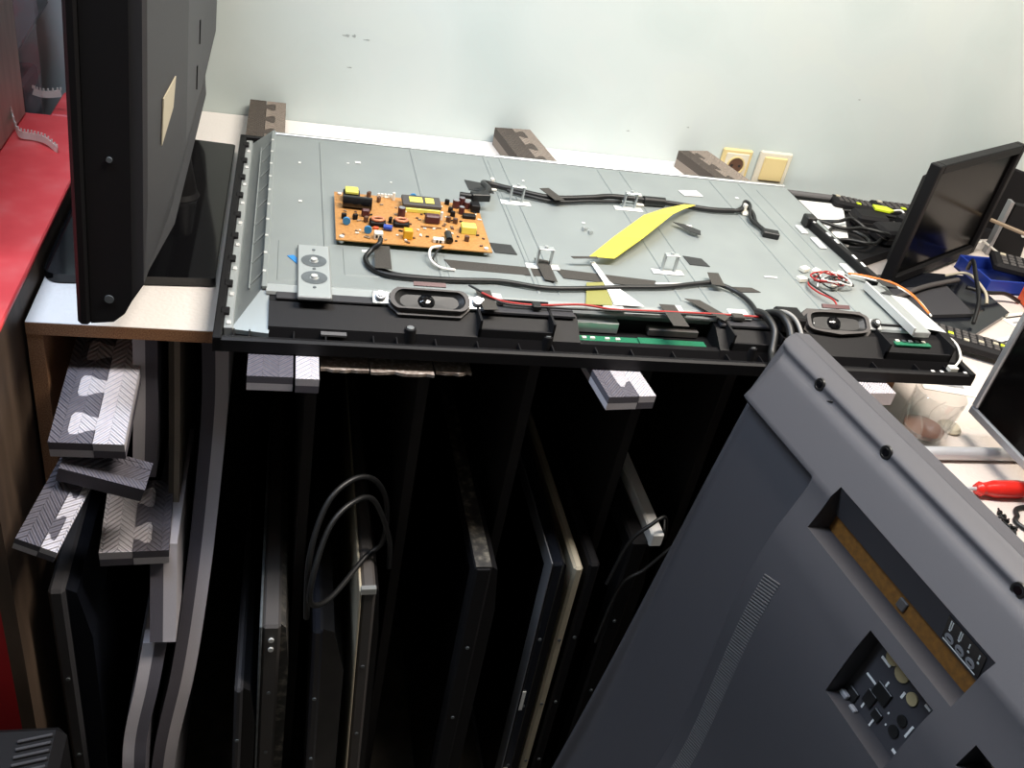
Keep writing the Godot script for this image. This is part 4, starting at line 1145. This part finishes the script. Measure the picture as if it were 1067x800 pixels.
	for q in [[0.379, 0.158, 0.003, 0.012], [0.384, 0.176, 0.014, 0.003], [0.419, 0.157, 0.009, 0.003], [0.42, 0.185, 0.003, 0.008], [0.385, 0.205, 0.02, 0.0022], [0.4, 0.193, 0.0022, 0.007], [0.393, 0.235, 0.0022, 0.008], [0.412, 0.24, 0.0022, 0.01], [0.447, 0.17, 0.008, 0.003], [0.448, 0.207, 0.0026, 0.016], [0.45, 0.238, 0.008, 0.003], [0.459, 0.172, 0.0026, 0.008], [0.42, 0.214, 0.0018, 0.002], [0.425, 0.226, 0.0018, 0.002]]:
		part(B.new().box(V(q[0], -q[1], 0.0186), V(q[2], q[3], 0.001)), "printed_mark", M.print_white, o)
	for q in [[0.372, 0.243, 0.012, 0.006], [0.39, 0.2455, 0.01, 0.005]]:
		part(B.new().box(V(q[0], -q[1], 0.024), V(q[2], q[3], 0.006), 0.001), "side_port", M.print_grey, o)
	part(B.new().lathe([Vector2(0.0, 0.001), Vector2(0.012, 0.0)], V(0.53, -0.15, 0.012), 10), "emblem", M.tan_dot, o)
	# ventilation slats beside the crease
	var slat := B.new().box(Vector3.ZERO, V(0.028, 0.0022, 0.0016), 0.0004)
	var mesh := slat.st.commit()
	for k in 150:
		var b := 0.215 + 0.0048 * k
		inst(mesh, "vent_slat", M.midgrey, o, V(0.228, -b, cover_h(0.228, b) + 0.0004), Basis(Vector3.BACK, deg_to_rad(20)))
	# screws in their cups
	for q in [[0.101, 0.014], [0.231, 0.014], [0.434, 0.016]]:
		var hh := cover_h(q[0], q[1])
		var cup := part(B.new().lathe([Vector2(0.0085, hh - 0.001), Vector2(0.0078, hh + 0.0012), Vector2(0.0055, hh + 0.0012), Vector2(0.005, hh + 0.0004)].map(func(e): return e), Vector3.ZERO, 18), "screw_cup", M.rubber, o)
		cup.transform = Transform3D(Basis(Vector3.RIGHT, PI / 2), V(q[0], -q[1], 0))
		part(B.new().cyl(V(q[0], -q[1], hh), V(q[0], -q[1], hh + 0.001), 0.0045), "screw", M.gloss, o)
	part(B.new().box(V(0.128, -0.02, cover_h(0.128, 0.02) + 0.0005), V(0.009, 0.0022, 0.002), 0.0005, Basis(Vector3.BACK, 0.6)), "lint", M.rubber, o)

# ---------------------------------------------------------------- right hand desk and its clutter
const DY := 0.96
func remote(label: String, at: Vector3, turn: Basis, ln: float, w: float, rows: int, cols: int, group := "remote controls on the cluttered desk") -> void:
	var o := thing("remote_control", label, "remote control", at, turn, group)
	part(B.new().box(V(0, 0.009, 0), V(ln, 0.018, w), 0.005), "body", M.black_soft, o)
	var mesh := B.new().box(Vector3.ZERO, V(ln * 0.6 / rows, 0.003, w * 0.55 / cols), 0.0006).st.commit()
	for i in rows:
		for j in cols:
			var c: Material = M.rail
			if (i * 7 + j * 3) % 11 == 0:
				c = M.beige
			elif (i * 5 + j) % 17 == 0:
				c = M.lime
			inst(mesh, "button", c, o, V(-ln * 0.42 + ln * 0.84 * (i + 0.5) / rows, 0.0186, -w * 0.38 + w * 0.76 * (j + 0.5) / cols))

func build_desk() -> void:
	var base := V(1.6, 0, -1.1)
	var t := thing("right_desk", "white lower desk covered with electronics clutter at the right", "desk", base)
	part(nb(base).span(V(0.93, DY - 0.0015, WZ + 0.001), V(2.3, DY, -0.35)), "white_laminate", M.desk, t)
	part(nb(base).span(V(0.93, DY - 0.025, WZ + 0.001), V(2.3, DY - 0.0015, -0.35)), "worktop", M.chip, t)
	part(nb(base).span(V(0.76, DY - 0.0015, -1.03), V(0.93, DY, -0.35)), "white_laminate", M.desk, t)
	part(nb(base).span(V(0.76, DY - 0.025, -1.03), V(0.93, DY - 0.0015, -0.35)), "worktop", M.chip, t)
	part(nb(base).span(V(0.95, 0, WZ + 0.03), V(0.97, DY - 0.025, -0.4)), "leg_panel", M.chip, t)
	part(nb(base).span(V(2.26, 0, WZ + 0.03), V(2.28, DY - 0.025, -0.4)), "leg_panel", M.chip, t)
	# wall sockets
	var s1 := thing("wall_socket", "beige round power socket on the wall behind the bench", "socket", V(0.958, 1.03, WZ))
	part(B.new().box(V(0, 0, 0.005), V(0.07, 0.07, 0.01), 0.003), "plate", M.socket, s1)
	part(B.new().box(V(0, 0, 0.011), V(0.054, 0.054, 0.003), 0.002), "inset", M.socket_frame, s1)
	var ring := part(B.new().lathe([Vector2(0.021, 0.0), Vector2(0.021, 0.003), Vector2(0.018, 0.003), Vector2(0.017, 0.0)]), "ring", M.socket, s1)
	ring.transform = Transform3D(Basis(Vector3.RIGHT, PI / 2), V(0, 0, 0.0125))
	part(B.new().cyl(V(0, 0, 0.012), V(0, 0, 0.0132), 0.0172), "well", M.brown_comp, s1)
	for e in [-1, 1]:
		part(B.new().cyl(V(0.009 * e, 0, 0.0132), V(0.009 * e, 0, 0.0138), 0.003), "pin_hole", M.rubber, s1)
	var s2 := thing("wall_switch", "beige square switch plate with pale frame beside the socket", "switch", V(1.05, 1.03, WZ))
	part(B.new().box(V(0, 0, 0.005), V(0.078, 0.075, 0.01), 0.003), "frame", M.socket_frame, s2)
	part(B.new().box(V(0, 0, 0.011), V(0.056, 0.055, 0.006), 0.003), "rocker", M.socket, s2)
	# paper
	tag(part(B.new().ext(PackedVector2Array([Vector2(1.0, -1.755), Vector2(1.215, -1.75), Vector2(1.12, -1.54), Vector2(1.0, -1.54)]), V(0, DY + 0.02, 0), Vector3.RIGHT, Vector3.BACK, V(0, 0.006, 0)), numbered("white_sheet"), M.paper, self), "white sheet lying beside the opened television's far corner", "sheet")
	var carton := thing("dark_carton", "flat dark carton holding the clutter near the wall", "carton", V(1.25, DY, -1.63))
	part(nb(V(1.25, DY, -1.63)).ext(PackedVector2Array([Vector2(0.99, -1.79), Vector2(1.6, -1.79), Vector2(1.6, -1.7), Vector2(1.42, -1.66), Vector2(1.07, -1.455), Vector2(0.99, -1.455)]), V(0, DY + 0.0005, 0), Vector3.RIGHT, Vector3.BACK, V(0, 0.019, 0)), "box", M.black_soft, carton)
	# remotes near the wall
	tag(part(B.new().cyl(V(1.0, 0.993, -1.775), V(1.2, 0.993, -1.765), 0.007), numbered("grey_rod"), M.midgrey, self), "grey brown rod lying along the wall behind the sheet", "rod")
	remote("black remote control lying near the wall at the rod's end", V(1.235, DY + 0.021, -1.745), yaw(-8) * Basis(Vector3.BACK, -0.05), 0.1, 0.045, 6, 3)
	remote("long black remote control near the wall behind the tilted screen", V(1.37, DY + 0.021, -1.74), yaw(-3), 0.17, 0.05, 9, 3)
	remote("large black remote control with coloured buttons near opened television's corner", V(1.165, DY + 0.0097, -1.195), yaw(-28), 0.17, 0.052, 11, 4)
	remote("black remote control with beige buttons at the right edge", V(1.5, DY + 0.032, -1.46), yaw(-24) * Basis(Vector3.RIGHT, 0.12), 0.17, 0.06, 9, 4)
	# black lumps of adapters
	var ad := "power adapters on the cluttered desk"
	for a in [[1.225, -1.655, 0.075, 0.05, 0.03, -5, "black power adapter with a yellow green tag on it"], [1.255, -1.585, 0.11, 0.055, 0.035, 8, "long black power adapter before the tagged one"], [1.33, -1.64, 0.09, 0.06, 0.04, 30, "black power adapter hidden behind the tilted screen"]]:
		var o := thing("power_adapter", a[6], "adapter", V(a[0], DY + 0.021, a[1]), yaw(a[5]), ad)
		part(B.new().box(V(0, a[4] / 2, 0), V(a[2], a[4], a[3]), 0.006), "case", M.black_soft, o)
		part(B.new().box(V(0, a[4] * 0.5, 0), V(a[2] + 0.0006, 0.001, a[3] + 0.0006)), "seam", M.rail, o)
	var tg := thing("yellow_tag", "yellow green plastic tag on the black adapter", "tag", V(1.262, DY + 0.053, -1.675), yaw(-15))
	part(B.new().ext(PackedVector2Array([Vector2(-0.02, -0.012), Vector2(0.012, -0.014), Vector2(0.026, 0.0), Vector2(0.012, 0.014), Vector2(-0.02, 0.012)]), Vector3.ZERO, Vector3.RIGHT, Vector3.BACK, V(0, 0.004, 0)), "plate", M.lime, tg)
	part(B.new().tube(curve([V(0.024, 0.003, 0), V(0.038, 0.008, 0.005), V(0.044, 0.002, 0.02), V(0.04, -0.004, 0.035)], 6), 0.0022), "cord", M.wire_white, tg)
	# tangled cables
	rng.seed = 21
	var looks := ["thick black cable curving below the tilted screen", "black cable snaking beside the white sheet", "black cable looped in front of the adapters", "grey cable crossing the dark boards", "short black cable curl below the tilted screen's left corner", "thin black cable running to the blue tray", "white cable peeking from behind the tilted screen", "pale green cable arching over the dark boards", "black cable coil between adapters and steel rail", "black cable along the wall remotes", "short black cable between white sheet and tagged adapter", "long black cable squiggling past the television's black rail"]
	var runs := [
		[V(1.36, 0.985, -1.475), V(1.33, 1.02, -1.44), V(1.295, 1.02, -1.38), V(1.265, 1.0, -1.31), V(1.235, 0.976, -1.265)],
		[V(1.05, 0.992, -1.52), V(1.1, 1.0, -1.53), V(1.14, 1.005, -1.51), V(1.18, 0.995, -1.54), V(1.24, 0.99, -1.6)],
		[V(1.0, 0.985, -1.5), V(1.04, 1.0, -1.51), V(1.08, 0.995, -1.47), V(1.05, 0.985, -1.45), V(1.02, 0.985, -1.47)],
		[V(1.0, 0.985, -1.25), V(1.05, 0.995, -1.28), V(1.12, 0.99, -1.33), V(1.2, 0.985, -1.38), V(1.3, 0.985, -1.42)],
		[V(1.0, 0.975, -1.34), V(1.04, 0.98, -1.37), V(1.08, 0.98, -1.36), V(1.1, 0.975, -1.345)],
		[V(1.3, 0.985, -1.39), V(1.34, 0.985, -1.375), V(1.39, 0.98, -1.385), V(1.43, 0.965, -1.385)],
		[V(1.45, 0.985, -1.62), V(1.47, 0.99, -1.6), V(1.5, 0.985, -1.62), V(1.53, 0.97, -1.58)],
		[V(1.29, 0.98, -1.445), V(1.315, 1.0, -1.42), V(1.325, 0.99, -1.37), V(1.32, 0.976, -1.345)],
		[V(1.08, 0.988, -1.56), V(1.11, 0.992, -1.6), V(1.16, 0.992, -1.59), V(1.17, 0.99, -1.55), V(1.12, 0.992, -1.53), V(1.08, 0.992, -1.555)],
		[V(1.2, 0.985, -1.72), V(1.26, 0.99, -1.708), V(1.33, 0.988, -1.70), V(1.4, 0.985, -1.7)],
		[V(1.1, 0.988, -1.64), V(1.13, 1.0, -1.62), V(1.17, 1.002, -1.635), V(1.2, 0.99, -1.61)],
		[V(1.0, 1.005, -1.6), V(1.05, 1.015, -1.58), V(1.1, 1.015, -1.55), V(1.15, 1.015, -1.56), V(1.19, 1.015, -1.545), V(1.21, 1.008, -1.55)]]
	for k in runs.size():
		var m: Material = M.rubber
		var r := 0.004
		if k == 3:
			m = M.rail
			r = 0.005
		elif k == 6:
			m = M.wire_white
			r = 0.0025
		elif k == 7:
			m = M.beige
			r = 0.003
		tag(part(B.new().tube(curve(runs[k], 7), r), numbered("desk_cable"), m, self), looks[k], "cable", "tangled cables on the right desk")
	# dark boards on the desk below the screen
	tag(part(B.new().ext(PackedVector2Array([Vector2(0.992, -1.44), Vector2(1.1, -1.44), Vector2(1.28, -1.475), Vector2(1.365, -1.475), Vector2(1.365, -1.33), Vector2(1.22, -1.235), Vector2(0.992, -1.215)]), V(0, DY + 0.001, 0), Vector3.RIGHT, Vector3.BACK, V(0, 0.008, 0)), numbered("flat_board"), M.gloss_blue, self), "glossy dark panel lying below the tilted screen", "panel")
	tag(part(B.new().ext(PackedVector2Array([Vector2(1.1, -1.37), Vector2(1.27, -1.41), Vector2(1.26, -1.3), Vector2(1.13, -1.28)]), V(0, DY + 0.01, 0), Vector3.RIGHT, Vector3.BACK, V(0, 0.007, 0)), numbered("flat_board"), M.darkgrey, self), "dull dark grey panel piled on the glossy one", "panel")
	for q in [[0.463, -1.283, 30, "small silver screw lying loose on steel beside yellow ribbon"], [0.472, -1.272, 100, "second small silver screw lying loose beside yellow ribbon"]]:
		var ls := thing("loose_screw", q[3], "screw", V(q[0], 1.0885, q[1]), yaw(q[2]), "loose silver screws on the steel back")
		part(B.new().cyl(V(-0.002, 0, 0), V(0, 0, 0), 0.0034, -1, 10), "head", M.steel_bright, ls)
		part(B.new().cyl(V(0, 0, 0), V(0.009, -0.001, 0), 0.0016, 0.0012, 8), "thread", M.steel_bright, ls)
	# tilted black screen
	var dir := V(0.859, 0, -0.512).normalized()
	var nrm := V(0.512, 0, 0.859).normalized()
	var mo := thing("black_monitor", "black flat monitor standing tilted among the clutter", "monitor", V(1.128, DY + 0.0105, -1.39), Basis(dir, Vector3.UP, nrm))
	var fr := B.new()
	fr.span(V(0, 0, -0.022), V(0.018, 0.245, 0), 0.002)
	fr.span(V(0.365, 0, -0.022), V(0.383, 0.245, 0), 0.002)
	fr.span(V(0.018, 0.227, -0.022), V(0.365, 0.245, 0), 0.002)
	fr.span(V(0.018, 0, -0.022), V(0.365, 0.02, 0), 0.002)
	part(fr, "frame", M.black, mo)
	part(B.new().span(V(0.018, 0.02, -0.016), V(0.365, 0.227, -0.008)), "screen", M.screen, mo)
	part(B.new().span(V(0.03, 0.03, -0.04), V(0.35, 0.215, -0.0225), 0.008), "back_shell", M.black_soft, mo)
	# plate, bracket and strips at the right
	var pl := thing("black_plate", "black plate with one screw leaning at the wall", "plate", V(1.58, DY, -1.72), yaw(-20) * Basis(Vector3.BACK, deg_to_rad(-8)))
	part(B.new().span(V(-0.08, 0.012, -0.006), V(0.06, 0.16, 0.006), 0.003), "panel", M.black, pl)
	part(B.new().cyl(V(0.045, 0.145, 0.006), V(0.045, 0.145, 0.009), 0.006), "screw", M.steel_bright, pl)
	var bk := thing("black_bracket", "upright black bracket with pale edge at the right", "bracket", V(1.54, DY, -1.62), yaw(-15))
	part(B.new().ext(PackedVector2Array([Vector2(-0.02, 0), Vector2(0.05, 0), Vector2(0.04, 0.06), Vector2(0.02, 0.09), Vector2(0.01, 0.12), Vector2(-0.015, 0.12)]), V(0, 0.0005, 0), Vector3.RIGHT, Vector3.UP, V(0, 0, 0.02)), "body", M.black_soft, bk)
	part(B.new().span(V(-0.028, 0.0005, 0), V(-0.0205, 0.125, 0.02)), "pale_edge", M.silver, bk)
	part(B.new().cyl(V(0.03, 0.06, 0.02), V(0.03, 0.06, 0.023), 0.005), "screw", M.zinc, bk)
	tag(part(B.new().bar(V(1.47, DY + 0.085, -1.6), V(1.58, DY + 0.075, -1.5), 0.01, 0.006, Vector3.UP, 0.001), numbered("wooden_stick"), M.stick, self), "thin brown stick lying across the remote at the right", "stick")
	var bt := thing("blue_tray", "cobalt blue plastic tray under the right hand remote", "tray", V(1.445, DY, -1.47), yaw(0))
	var tb := B.new()
	tb.span(V(-0.07, 0.0005, -0.06), V(0.07, 0.004, 0.05))
	tb.span(V(-0.07, 0.0005, 0.046), V(0.07, 0.03, 0.05), 0.001)
	tb.span(V(-0.07, 0.0005, -0.06), V(0.07, 0.03, -0.056), 0.001)
	tb.span(V(-0.07, 0.0005, -0.056), V(-0.066, 0.03, 0.046), 0.001)
	tb.span(V(0.066, 0.0005, -0.056), V(0.07, 0.03, 0.046), 0.001)
	part(tb, "shell", M.cobalt, bt)
	var ob := thing("orange_box", "small orange box at the right edge beside blue tray", "box", V(1.475, DY + 0.0005, -1.355), yaw(-12))
	part(B.new().span(V(-0.045, 0, -0.04), V(0.06, 0.05, 0.04), 0.003), "carton", M.orange, ob)
	part(B.new().box(V(-0.0455, 0.035, 0.01), V(0.001, 0.012, 0.02)), "dark_slot", M.rubber, ob)
	var papers := "papers among the clutter"
	for p in [[1.3, -1.215, 0.09, 0.06, 20, "paper", "crumpled white paper in front of the large panel"], [1.34, -1.36, 0.05, 0.03, -10, "magenta", "magenta scrap of paper beside the white one"], [1.385, -1.31, 0.08, 0.06, 15, "cream", "cream printed paper near the orange box"], [1.07, -1.115, 0.09, 0.12, -12, "paper", "white printed sheet by the opened television's right corner"]]:
		var pp := thing("paper_scrap", p[6], "paper", V(p[0], DY, p[1]), yaw(p[4]), papers)
		part(B.new().span(V(-p[2] / 2, 0.0004, -p[3] / 2), V(p[2] / 2, 0.0016, p[3] / 2)), "leaf", M[p[5]], pp)
		for k in 3:
			part(B.new().box(V(0, 0.0017, -p[3] * 0.3 + 0.3 * k * p[3]), V(p[2] * 0.7, 0.0003, p[3] * 0.08)), "printed_line", M.rubber if k == 0 else M.print_grey, pp)
	# glass with a little tea
	var gl := thing("drinking_glass", "clear drinking glass with a little brown tea in it", "glass", V(0.928, DY + 0.0005, -0.942))
	part(B.new().lathe([Vector2(0.0, 0.0), Vector2(0.028, 0.0), Vector2(0.0315, 0.004), Vector2(0.034, 0.03), Vector2(0.0365, 0.078), Vector2(0.0357, 0.0792), Vector2(0.0347, 0.078), Vector2(0.0322, 0.032), Vector2(0.029, 0.01), Vector2(0.0, 0.009)], Vector3.ZERO, 40), "cup", M.glass, gl)
	part(B.new().lathe([Vector2(0.0, 0.0095), Vector2(0.0285, 0.0105), Vector2(0.0295, 0.017), Vector2(0.0, 0.017)], Vector3.ZERO, 36), "tea", M.tea, gl)
	for k in 8:
		var a := TAU * k / 8.0
		part(B.new().tube(curve([V(0.033 * cos(a), 0.012, 0.033 * sin(a)), V(0.0352 * cos(a), 0.03, 0.0352 * sin(a)), V(0.0364 * cos(a + 0.3), 0.05, 0.0364 * sin(a + 0.3))], 5), 0.0012, 6), "raised_flute", M.glass, gl)
	tag(part(B.new().lathe([Vector2(0.0, 0.0), Vector2(0.016, 0.0), Vector2(0.018, 0.004), Vector2(0.014, 0.008), Vector2(0.0, 0.009)], V(0.99, DY + 0.0005, -0.96), 24), numbered("beige_cap"), M.beige, self), "small round beige cap behind the drinking glass", "cap")
	# silver monitor with its foot
	var sm := thing("silver_monitor", "dark monitor with silver frame at the right edge", "monitor", V(1.01, DY, -0.8))
	var f2 := B.new()
	f2.span(V(-0.02, 0.045, -0.145), V(0.015, 0.058, 0.3), 0.002)
	f2.span(V(-0.02, 0.058, -0.145), V(0.015, 0.33, -0.133), 0.002)
	f2.span(V(-0.02, 0.058, 0.288), V(0.015, 0.33, 0.3), 0.002)
	f2.span(V(-0.02, 0.33, -0.145), V(0.015, 0.343, 0.3), 0.002)
	part(f2, "frame", M.silver, sm)
	part(B.new().span(V(-0.016, 0.058, -0.133), V(0.01, 0.33, 0.288)), "screen", M.screen, sm)
	part(B.new().cyl(V(-0.13, 0.0105, -0.088), V(0.1, 0.0105, -0.09), 0.01, -1, 18), "foot_tube", M.chrome, sm)
	part(B.new().cyl(V(-0.13, 0.0105, 0.25), V(0.1, 0.0105, 0.25), 0.01, -1, 18), "foot_tube", M.chrome, sm)
	part(B.new().cyl(V(0.06, 0.0105, -0.095), V(0.06, 0.0105, 0.25), 0.01, -1, 18), "foot_tube", M.chrome, sm)
	part(B.new().span(V(0.045, 0.012, 0.05), V(0.065, 0.2, 0.1), 0.003), "stem", M.silver, sm)
	part(B.new().span(V(0.015, 0.15, 0.04), V(0.046, 0.23, 0.11), 0.003), "mount", M.silver, sm)
	# screwdriver
	var sd := thing("screwdriver", "screwdriver with red plastic handle on the white desk", "screwdriver", V(0.93, DY, -0.81))
	var hd := part(B.new().lathe([Vector2(0.0, 0.0), Vector2(0.007, 0.0), Vector2(0.0105, 0.006), Vector2(0.0085, 0.014), Vector2(0.012, 0.03), Vector2(0.0125, 0.07), Vector2(0.01, 0.088), Vector2(0.0, 0.092)], Vector3.ZERO, 8), "handle", M.red_handle, sd)
	hd.transform = Transform3D(Basis(Vector3.BACK, -PI / 2), V(0, 0.0128, 0))
	part(B.new().cyl(V(-0.075, 0.0128, 0.0005), V(0.0, 0.0128, 0), 0.0028), "shaft", M.chrome, sd)
	part(B.new().box(V(-0.078, 0.0128, 0.0005), V(0.008, 0.0055, 0.0016), 0.0004), "tip", M.steel_dark, sd)
	# black ring gasket
	var rg := []
	for p in [V(0.945, 0, -0.77), V(0.955, 0, -0.785), V(0.99, 0, -0.79), V(1.02, 0, -0.79), V(1.03, 0, -0.775), V(1.0, 0, -0.715), V(0.985, 0, -0.7), V(0.965, 0, -0.71), V(0.935, 0, -0.755), V(0.945, 0, -0.77)]:
		rg.append(p + V(0.026, DY + 0.0035, 0.004))
	tag(part(B.new().tube(curve(rg, 5), 0.0032), numbered("rubber_ring"), M.rubber, self), "black rounded rectangular ring near the red screwdriver", "ring")
	# small black screws
	rng.seed = 4
	for k in 22:
		var p := V(0.94 + rng.randf_range(-0.013, 0.013), DY + 0.0025, -0.756 + rng.randf_range(-0.022, 0.02))
		if k > 18:
			p = V(0.905 + 0.012 * (k - 19), DY + 0.0025, -0.715 + 0.012 * (k - 20)) if k > 19 else V(0.905, DY + 0.0025, -0.785)
		var o := thing("black_screw", "small black screw in the loose pile near screwdriver", "screw", p, yaw(rng.randf_range(0, 360)), "loose black screws on the desk")
		part(B.new().cyl(V(-0.002, 0, 0), V(0.0, 0, 0), 0.0035, -1, 10), "head", M.rubber, o)
		part(B.new().cyl(V(0, 0, 0), V(0.009, -0.0008, 0), 0.0016, 0.0012, 8), "thread", M.rubber, o)

func _ready() -> void:
	make_materials()
	set_view()
	ceiling_lamp(V(0.95, 2.75, -0.8), Vector2(1.2, 0.3), M.lamp, Color(1.0, 0.965, 0.92), WARM, "warm ceiling lamp panel above the bench")
	ceiling_lamp(V(-0.7, 2.75, -0.85), Vector2(1.2, 0.3), M.lamp_cool, Color(0.84, 0.91, 1.0), COOL, "cool ceiling lamp panel above the red table")
	build_room()
	build_bench()
	build_red_table()
	build_foam()
	build_opened_tv()
	build_power_board()
	build_cover()
	build_standing_tv()
	build_stored()
	build_desk()
